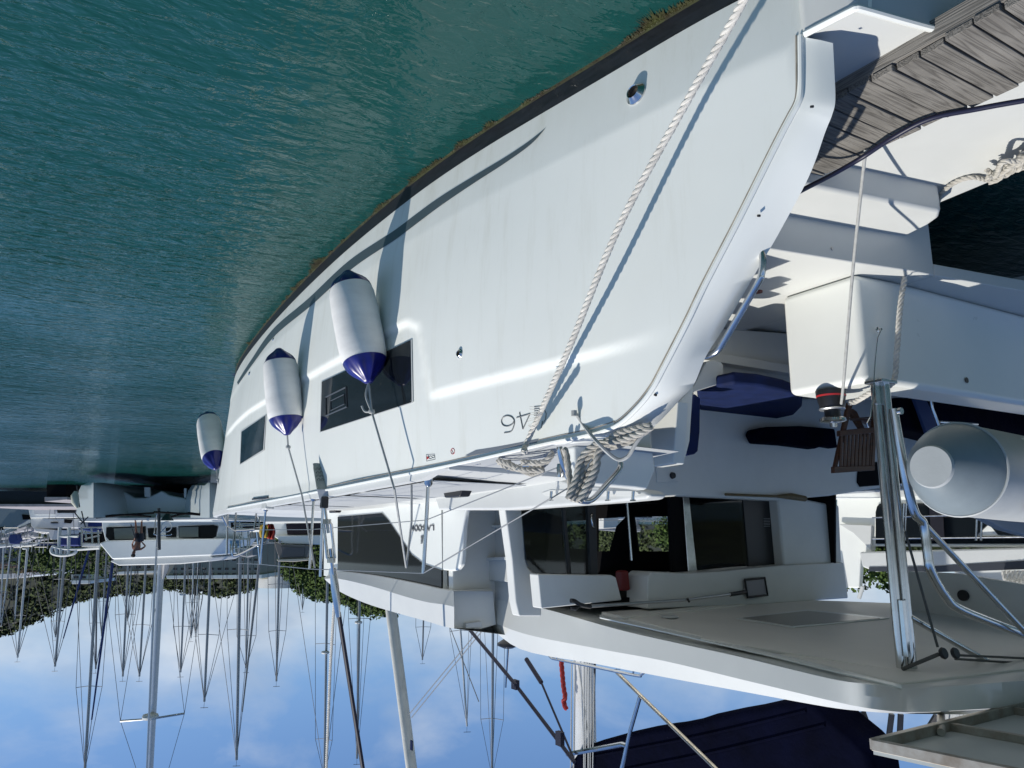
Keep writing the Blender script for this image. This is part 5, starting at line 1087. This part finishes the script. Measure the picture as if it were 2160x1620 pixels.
def cruiser(x, d, h, L, lab, seed):
    rn = random.Random(seed); B = PF(x, 1100, d); b0 = V((B.x, B.y, 0)); o = empty('motor_boat', b0, lab, 'motor boat', 'white motor boats crowded along the far quay')
    a = math.atan2(FH.y, FH.x) + h; fx = V((math.cos(a), math.sin(a), 0)); fy = V((-fx.y, fx.x, 0)); W = L * .17
    def P(x, y, z): return b0 + fx * x + fy * y + V((0, 0, z))
    rows = []
    for i in range(11):
        t = i / 10; xx = -L / 2 + L * t; w = W * (1 - max(0, (t - .5) / .5) ** 2.2); z = 1.2 + .6 * t * t
        rows.append([P(xx, w, z), P(xx, w * .9, .4), P(xx, w * .7, -.2), P(xx, -w * .7, -.2), P(xx, -w * .9, .4), P(xx, -w, z)])
    M = MB().grid(rows, close=True); M.add(rows[0], [tuple(range(6))]); M.build('hull', GEL, o)
    MB().prism([P(-L * .3, W * .8, 1.2), P(L * .2, W * .62, 1.3), P(L * .1, W * .6, 2.3), P(-L * .32, W * .75, 2.35)], fy * -W * 1.5).build('cabin', GELD, o, .08)
    for k in (1, -1): MB().prism([P(-L * .26, W * .82 * k, 1.75), P(L * .12, W * .7 * k, 1.75), P(L * .07, W * .68 * k, 2.12), P(-L * .27, W * .8 * k, 2.15)], fy * -.06 * k).build('side_window', GLASS, o)
    MB().prism([P(-L * .38, W * .8, 2.42), P(L * .1, W * .7, 2.42), P(L * .06, W * .7, 2.6), P(-L * .38, W * .8, 2.6)], fy * -W * 1.5).build('flybridge', GEL, o, .05)
    MB().tube(smooth_path([P(-L * .3, W * .75, 2.5), P(-L * .34, W * .7, 3.5), P(-L * .34, -W * .7, 3.5), P(-L * .3, -W * .75, 2.5)], 5), .09, 6).build('radar_arch', GELD, o)
    MB().prism([P(-L * .34, W * .75, 3.55), P(0, W * .7, 3.5), P(0, -W * .7, 3.5), P(-L * .34, -W * .75, 3.55)], (0, 0, .06)).build('bimini_top', cols[seed % 3], o, .02)
    M = MB()
    for k in (1, -1):
        M.tube([P(-L * .1, W * k, 2.0), P(L * .25, W * .8 * k, 2.2), P(L * .48, .1 * k, 2.5)], .025, 5)
        for t in (-.1, .05, .2, .35): M.tube([P(L * t, W * .93 * k * (1 if t < .2 else .8), 1.3), P(L * t, W * .93 * k * (1 if t < .2 else .8), 2.1)], .02, 4)
    M.build('bow_rail', DIM, o)
for i, q in enumerate(((-20, 64, .5, 11, 'white motor boat cut by the far left edge, behind the grey hulled boat'), (42, 66, -.4, 11, 'white motor boat second from the far left edge, rails showing over the dinghies'), (92, 70, PI + .3, 12, 'white motor boat behind the stacked-deck boat at far left'), (128, 62, .2, 10, 'white motor boat behind the blue covered boat'),
        (516, 62, PI - .2, 11, 'white motor boat behind the bow pulpit of the big catamaran'), (575, 72, .3, 12, 'white motor boat between the signal flag and the cream apartment block'))): cruiser(*q, i + 3)
# ------------------------------------------------------------------ buildings
def building(name, pix, d, m, lab, wins=(), roof=None, rm=None, dep=14):
    p = pf(pix, d); o = empty(name, V((p[0].x, p[0].y, 0)), lab, 'building')
    MB().prism(p, FH * dep).build('wall', m, o, 0)
    for (x0, y0, x1, y1) in wins:
        f = MB().prism(pf([(x0, y0), (x1, y0), (x1, y1), (x0, y1)], d - .08), FH * .05).build('window', mat('bwin_frame', (.35, .37, .37), .5), o); i = (x1 - x0) * .08
        MB().prism(pf([(x0 + i, y0 + i), (x1 - i, y0 + i), (x1 - i, y1 - i), (x0 + i, y1 - i)], d - .14), FH * .04).build('pane', GLASS, f)
    if roof: MB().prism(pf(roof, d - .8), FH * (dep + 1.6)).build('roof', rm or GEL, o, .05)
    return o
CREAM = mat('cream_wall', (.42, .38, .25), .8, var=.1); BEIGE = mat('beige_wall', (.36, .33, .27), .8, var=.12); WHITEW = mat('white_wall', (.55, .55, .52), .8, var=.08); TERR = mat('terracotta_roof', (.22, .13, .10), .8, var=.2)
w = [(562 + 5.5 * i, y, 566.5 + 5.5 * i, y + 7) for i in range(4) for y in (1176, 1188, 1200, 1211)]
building('apartment_block', [(547, 1120), (584, 1120), (584, 1221), (547, 1221)], 190, CREAM, 'cream apartment block with columns of blue balcony windows right of the low flats', w)
rows = []
ab = empty('apartment_block', V((PF(610, 1100, 188).x, PF(610, 1100, 188).y, 0)), 'round fronted apartment block with a deep white parapet, tallest building beyond the bow', 'building')
cc = PF(600, 1150, 196); R_ = 5.8
for z0, z1, rr, m, nm in ((0, 13.0, R_, BEIGE, 'wall'), (13.0, 15.8, R_ + .5, WHITEW, 'parapet')):
    MB().lathe([(rr, z0), (rr, z1)], 40, Matrix.Translation((cc.x, cc.y, 0))).build(nm, m, ab)
for z in (5, 8, 11):
    for k in range(9):
        a = math.atan2(-FH.y, -FH.x) + (k - 4) * .33; p = V((cc.x + (R_ + .05) * math.cos(a), cc.y + (R_ + .05) * math.sin(a), z + .9))
        MB().box(p, (.12, 1.35, 1.5), Matrix.Rotation(a, 3, 'Z')).build('window', GLASS, ab)
w = [(365 + i * 15.5, y, 374 + i * 15.5, y + 6) for i in range(12) for y in (1178, 1197, 1208)]
building('low_flats', [(352, 1120), (548, 1120), (548, 1214), (352, 1214)], 175, BEIGE, 'long low row of beige flats with a white flat roof behind the masts', w, [(350, 1214), (552, 1212), (552, 1220), (352, 1221)])
building('hill_house', [(150, 1212), (190, 1212), (189, 1224), (151, 1224)], 240, WHITEW, 'small white house with a wide white roof on the green hillside', [(155, 1214, 166, 1221), (170, 1214, 182, 1221)], [(148, 1224), (192, 1224), (189, 1231), (152, 1232)])
building('waterside_house', [(-30, 1140), (45, 1140), (45, 1192), (-30, 1192)], 160, mat('grey_wall', (.22, .22, .24), .8), 'grey waterside house with a pale terracotta roof at the far left edge', [(2, 1165, 12, 1175), (22, 1165, 32, 1175), (2, 1180, 12, 1188)], [(-40, 1190), (106, 1187), (106, 1192), (60, 1196), (-40, 1200)], TERR)
building('waterside_house', [(30, 1195), (48, 1195), (48, 1210), (30, 1210)], 170, CREAM, 'small yellow house front with a white eave, far left under the hill', [(34, 1197, 42, 1206)], [(-20, 1212), (70, 1207), (70, 1214), (46, 1219), (-20, 1222)])
building('villa', [(216, 1120), (350, 1120), (350, 1205), (330, 1212), (236, 1214), (216, 1206)], 185, BEIGE, 'beige villas with white balcony strips behind the far catamaran roof', [(246 + i * 20, 1192, 258 + i * 20, 1200) for i in range(5)], [(240, 1206), (345, 1203), (345, 1208), (240, 1212)])
building('villa', [(650, 1120), (715, 1120), (715, 1198), (690, 1212), (668, 1200), (650, 1198)], 110, BEIGE, 'beige house with a pinkish gable roof beside the tree behind the steel turnbuckle', [(672, 1170, 690, 1182)], [(650, 1176), (716, 1176), (716, 1186), (650, 1188)], WHITEW)
# ------------------------------------------------------------------ hills and trees
LEAF = mat('hill_foliage', (.062, .080, .032), .9, var=.5, vscale=.05, var2=(.034, .050, .022), spec=.08)
LEAF2 = mat('tree_foliage', (.055, .09, .015), .85, var=.5, vscale=1.2, var2=(.018, .04, .008), spec=.2)
leafy(LEAF, .72); leafy(LEAF2, .55)
BARK = mat('bark', (.09, .07, .05), .9, var=.3)
ridge = [(-260, 1480), (-120, 1400), (0, 1345), (44, 1333), (89, 1313), (111, 1302), (147, 1282), (169, 1269), (191, 1261), (231, 1255), (267, 1251), (311, 1249), (347, 1242), (378, 1241), (400, 1244), (422, 1251), (467, 1255), (489, 1253), (524, 1242), (547, 1235), (590, 1222), (640, 1210), (720, 1200), (900, 1195), (1300, 1190), (1900, 1196), (2700, 1190)]
ridge2 = [(600, 1180), (640, 1235), (660, 1246), (674, 1247), (690, 1255), (722, 1257), (760, 1277), (790, 1288), (822, 1290), (850, 1282), (900, 1275), (960, 1265), (1060, 1250)]
hv = []
def hill(name, rg, d0, d1, step):
    rows = []; x = rg[0][0]; tr = []
    while x <= rg[-1][0]:
        yr = lin(rg, x) - 5; r = []
        for k in range(9):
            t = k / 8; d = d0 + (d1 - d0) * t; g = PF(x, 1125, d); top = PF(x, yr, d1).z; z = top * sstep(t) + 2.5 * noise.noise(V((x * .02, t * 3, 1))) * math.sin(PI * t) if t > 0 else -1
            r.append(V((g.x, g.y, z)))
        rows.append(r); x += step
    b = [[p[-1] + FH * 80 - V((0, 0, 60))] for p in rows]
    for r, q in zip(rows, b): r.append(q[0])
    tag(MB().grid(rows).build(name, mat('hill_ground', (.014, .020, .008), .95, var=.4, vscale=.1)), kind='structure')
    return rows
h1 = hill('hill', ridge, 235, 380, 14); h2 = hill('hill', ridge2, 90, 135, 10)
rows = []
for i in range(60):
    a = math.atan2(FH.y, FH.x) - math.radians(34 + i * 4.6); r = []
    for d, k in ((170, -1), (185, .25), (230, .7), (300, 1)): z = k * (13 + 8 * noise.noise(V((i * .22, 2.2, 0)))) if k > 0 else -1; r.append(V((d * math.cos(a), d * math.sin(a), z + 1.5 * noise.noise(V((i * 1.3, d, 5))))))
    rows.append(r)
tag(MB().grid(rows).build('unseen_hill_ring', mat('hill_ring_green', (.035, .045, .02), .95, var=.5, vscale=.15)), kind='structure')  # unseen ring of hills, added to darken reflections in the glass
def leafblob(mb, c, r, n, s, rn, flat=.75):
    for i in range(n):
        u = V((rn.gauss(0, 1), rn.gauss(0, 1), rn.gauss(0, 1))).normalized() * (r * (rn.random() ** .45)); u.z *= flat; p = c + u
        a = V((rn.gauss(0, 1), rn.gauss(0, 1), rn.gauss(0, 1))).normalized(); b = a.cross(V((rn.gauss(0, 1), rn.gauss(0, 1), .4))).normalized()
        k = s * rn.uniform(.6, 1.3); mb.add([p - a * k, p + b * k * .55, p + a * k, p - b * k * .55], [(0, 1, 2, 3)])
def forest(name, rows, n, r0, r1, s, m, nl, lo=0):
    rn = random.Random(len(rows)); mb = MB()
    for i in range(n):
        a = rn.random() * (len(rows) - 1.01); b = lo + (8 - lo) * rn.random() ** .7; i0, j0 = int(a), min(int(b), 7)
        p = rows[i0][j0].lerp(rows[i0 + 1][j0], a - i0).lerp(rows[i0][j0 + 1].lerp(rows[i0 + 1][j0 + 1], a - i0), b - j0)
        if b > 7.0: pass
        r = rn.uniform(r0, r1); leafblob(mb, p + V((0, 0, r * .35)), r, nl, s, rn)
    return tag(mb.build(name, m, None, fix=False, smooth=False), kind='stuff')
forest('hillside_forest', h1, 4200, 1.3, 2.9, .75, LEAF, 34)
forest('hillside_scrub', h2, 420, 1.0, 2.0, .30, LEAF2, 130)
def tree(c, hgt, r, lab, n=10, s=.18, seed=1, m=LEAF2, nl=240):
    rn = random.Random(seed); o = empty('tree', V((c.x, c.y, 0)), lab, 'tree'); b = V((c.x, c.y, 0))
    mb = MB(); mb.tube([b, b + V((.05, .1, hgt * .3)), b + V((0, .2, hgt * .6))], [.16 * r / 2, .12 * r / 2, .06 * r / 2], 8); cs = []
    for i in range(n):
        a = rn.random() * 2 * PI; q = rn.uniform(.2, .8) * r; e = b + V((q * math.cos(a), q * math.sin(a), hgt * rn.uniform(.5, .92))); cs.append(e); mb.tube([b + V((0, .1, hgt * rn.uniform(.25, .5))), e], [.05 * r / 2, .02], 5)
    mb.build('trunk', BARK, o); mb = MB()
    for e in cs: leafblob(mb, e, r * rn.uniform(.3, .5), nl, s, rn)
    mb.build('crown', m, o, fix=False, smooth=False)
tree(PF(1862, 1150, 40), 5.6, 2.6, 'bright green leafy tree seen past the hardtop between the white roof and steel post', 14, .13, 5)
tree(PF(668, 1150, 100), 9.0, 4.5, 'dense green tree with drooping fronds right of the round apartment block', 16, .2, 6, nl=520)
tree(PF(1500, 1150, 60), 4.6, 5, 'green bush seen through the saloon windows', 14, .16, 8, nl=480)
tree(PF(118, 1150, 120), 8, 8, 'dark leafy tree on the shore behind the blue covered boat', 18, .26, 9, nl=480)
tree(PF(740, 1150, 85), 7.5, 5.0, 'dark leafy tree behind the deckhouse window and shroud', 16, .19, 12, nl=480)
# ------------------------------------------------------------------ water
def water():
    m = bpy.data.materials.new('sea_water'); m.use_nodes = True; nt = m.node_tree; b = nt.nodes['Principled BSDF']
    b.inputs['Base Color'].default_value = (.0065, .050, .046, 1); b.inputs['Roughness'].default_value = .06; b.inputs['IOR'].default_value = 1.40
    g = nt.nodes.new('ShaderNodeNewGeometry'); mp = nt.nodes.new('ShaderNodeMapping'); mp.inputs['Rotation'].default_value = (0, 0, math.radians(WROT))
    mp.inputs['Scale'].default_value = (1, .42, 1); nt.links.new(g.outputs['Position'], mp.inputs['Vector'])
    n1 = nt.nodes.new('ShaderNodeTexNoise'); n1.inputs['Scale'].default_value = 11; n1.inputs['Detail'].default_value = 3; n1.inputs['Roughness'].default_value = .5; n1.inputs['Distortion'].default_value = .35
    n2 = nt.nodes.new('ShaderNodeTexNoise'); n2.inputs['Scale'].default_value = 2.4; n2.inputs['Detail'].default_value = 2
    n3 = nt.nodes.new('ShaderNodeTexNoise'); n3.inputs['Scale'].default_value = .22; n3.inputs['Detail'].default_value = 2
    for n in (n1, n2): nt.links.new(mp.outputs[0], n.inputs['Vector'])
    nt.links.new(g.outputs['Position'], n3.inputs['Vector'])
    r = nt.nodes.new('ShaderNodeMapRange'); r.inputs[1].default_value = .35; r.inputs[2].default_value = .65; r.inputs[3].default_value = .35; r.inputs[4].default_value = 1.15
    nt.links.new(n3.outputs['Fac'], r.inputs[0])
    mu = nt.nodes.new('ShaderNodeMath'); mu.operation = 'MULTIPLY_ADD'; mu.inputs[1].default_value = 1.6
    nt.links.new(n2.outputs['Fac'], mu.inputs[0]); nt.links.new(n1.outputs['Fac'], mu.inputs[2])
    mv = nt.nodes.new('ShaderNodeMath'); mv.operation = 'MULTIPLY'; nt.links.new(mu.outputs[0], mv.inputs[0]); nt.links.new(r.outputs[0], mv.inputs[1])
    bp = nt.nodes.new('ShaderNodeBump'); bp.inputs['Strength'].default_value = .8; bp.inputs['Distance'].default_value = .06
    nt.links.new(mv.outputs[0], bp.inputs['Height']); nt.links.new(bp.outputs[0], b.inputs['Normal']); return m
WROT = -28
s = 900
tag(MB().add([V((-s, -s, 0)), V((s, -s, 0)), V((s, s, 0)), V((-s, s, 0))], [(0, 1, 2, 3)]).build('water', water(), None, fix=False), kind='structure')
# weed along the waterline of the big hull
rn = random.Random(4); mb = MB()
for i in range(9000):
    x = 1.9 + 10.8 * rn.random(); k = max(0, noise.noise(V((x * 1.7, 3.1, 0)))) + .25 + .5 * max(0, noise.noise(V((x * 6, 7.1, 0))))
    y = hull_y(x, .0) - .004; L_ = .008 + .30 * max(0, k - .34) * rn.random(); a = rn.uniform(-.9, .9); w = rn.uniform(.0015, .004)
    z = rn.uniform(.004, .02); p = V((x, y, z * .3)); q = V((x + L_ * math.sin(a), y - L_ * math.cos(a), .004)); sd = V((math.cos(a), math.sin(a), 0)) * w; mid = p.lerp(q, .5) + V((rn.uniform(-.01, .01), 0, .006))
    mb.add([p - sd, p + sd, mid + sd, mid - sd, q], [(0, 1, 2, 3), (3, 2, 4)])
tag(mb.build('algae_fringe', ALGAE, CAT, fix=False, smooth=False), kind='stuff')
mb = MB()
mb.grid([[V((x, hull_y(x, 0) - .003, .022)), V((x, hull_y(x, 0) - .010, .006)), V((x, hull_y(x, 0) - .02, -.02))] for x in [1.7 + i * .1 for i in range(121)]]); mb.build('algae_line', ALGAE, CAT)
# ------------------------------------------------------------------ light, sky, camera
SUN = V((.25, -.60, 1.0)).normalized()
sl = bpy.data.lights.new('sun', 'SUN'); sl.energy = 3.95; sl.angle = math.radians(.53); sl.color = (1, .95, .865)
so = bpy.data.objects.new('sun', sl); C.objects.link(so); so.rotation_euler = SUN.to_track_quat('Z', 'Y').to_euler(); so.location = (0, 0, 30)
wd = bpy.data.worlds.new('World'); bpy.context.scene.world = wd; wd.use_nodes = True; nt = wd.node_tree; bg = nt.nodes['Background']
sky = nt.nodes.new('ShaderNodeTexSky'); sky.sky_type = 'NISHITA'; sky.sun_disc = False; sky.sun_elevation = math.asin(SUN.z); sky.sun_rotation = math.atan2(SUN.x, SUN.y)
sky.air_density = 1.0; sky.dust_density = .1; sky.ozone_density = 3.5
bg.inputs['Strength'].default_value = .093
tc = nt.nodes.new('ShaderNodeTexCoord'); mp = nt.nodes.new('ShaderNodeMapping'); mp.inputs['Scale'].default_value = (1, 1, 1.9); mp.inputs['Location'].default_value = (1.35, .7, .05)
n = nt.nodes.new('ShaderNodeTexNoise'); n.inputs['Scale'].default_value = 3.0; n.inputs['Detail'].default_value = 9; n.inputs['Roughness'].default_value = .55; n.inputs['Distortion'].default_value = .25
r = nt.nodes.new('ShaderNodeValToRGB'); r.color_ramp.elements[0].position = .42; r.color_ramp.elements[1].position = .68; r.color_ramp.elements[1].color = (.85, .85, .85, 1)
n2 = nt.nodes.new('ShaderNodeTexNoise'); n2.inputs['Scale'].default_value = 9; n2.inputs['Detail'].default_value = 6
r2 = nt.nodes.new('ShaderNodeValToRGB'); r2.color_ramp.elements[0].color = (3.9, 4.7, 5.9, 1); r2.color_ramp.elements[1].color = (6.5, 7.0, 7.6, 1); r2.color_ramp.elements[0].position = .35; r2.color_ramp.elements[1].position = .65
mx = nt.nodes.new('ShaderNodeMix'); mx.data_type = 'RGBA'
nt.links.new(tc.outputs['Generated'], mp.inputs[0]); nt.links.new(mp.outputs[0], n.inputs['Vector']); nt.links.new(mp.outputs[0], n2.inputs['Vector']); sz = nt.nodes.new('ShaderNodeSeparateXYZ'); nt.links.new(tc.outputs['Generated'], sz.inputs[0]); el = nt.nodes.new('ShaderNodeMapRange'); el.inputs[1].default_value = .10; el.inputs[2].default_value = .27; el.inputs[3].default_value = .095; el.inputs[4].default_value = -.15; nt.links.new(sz.outputs[2], el.inputs[0])
ad = nt.nodes.new('ShaderNodeMath'); nt.links.new(n.outputs['Fac'], ad.inputs[0]); nt.links.new(el.outputs[0], ad.inputs[1]); nt.links.new(ad.outputs[0], r.inputs[0]); nt.links.new(n2.outputs['Fac'], r2.inputs[0])
nt.links.new(r.outputs[0], mx.inputs[0]); nt.links.new(r2.outputs[0], mx.inputs[7]); tn = nt.nodes.new('ShaderNodeMix'); tn.data_type = 'RGBA'; tn.blend_type = 'MULTIPLY'; tn.inputs[0].default_value = 1; tn.inputs[7].default_value = (.78, .90, 1.07, 1)
nt.links.new(sky.outputs[0], tn.inputs[6]); nt.links.new(tn.outputs[2], mx.inputs[6]); nt.links.new(mx.outputs[2], bg.inputs[0])
cam = bpy.data.cameras.new('camera'); co = bpy.data.objects.new('camera', cam); C.objects.link(co)
cam.sensor_width = 36; cam.lens = FPX / 2160 * 36; cam.clip_end = 3000; cam.clip_start = .05
# the photograph was taken with the phone upside down: camera rolled by 180 degrees
Rm = Matrix((-CR, -CU, -CD)).transposed()
co.matrix_world = Matrix.Translation(O) @ Rm.to_4x4()
sc_ = bpy.context.scene; sc_.camera = co
sc_.view_settings.view_transform = 'Standard'; sc_.view_settings.look = 'None'; sc_.view_settings.exposure = .25; sc_.view_settings.gamma = 1
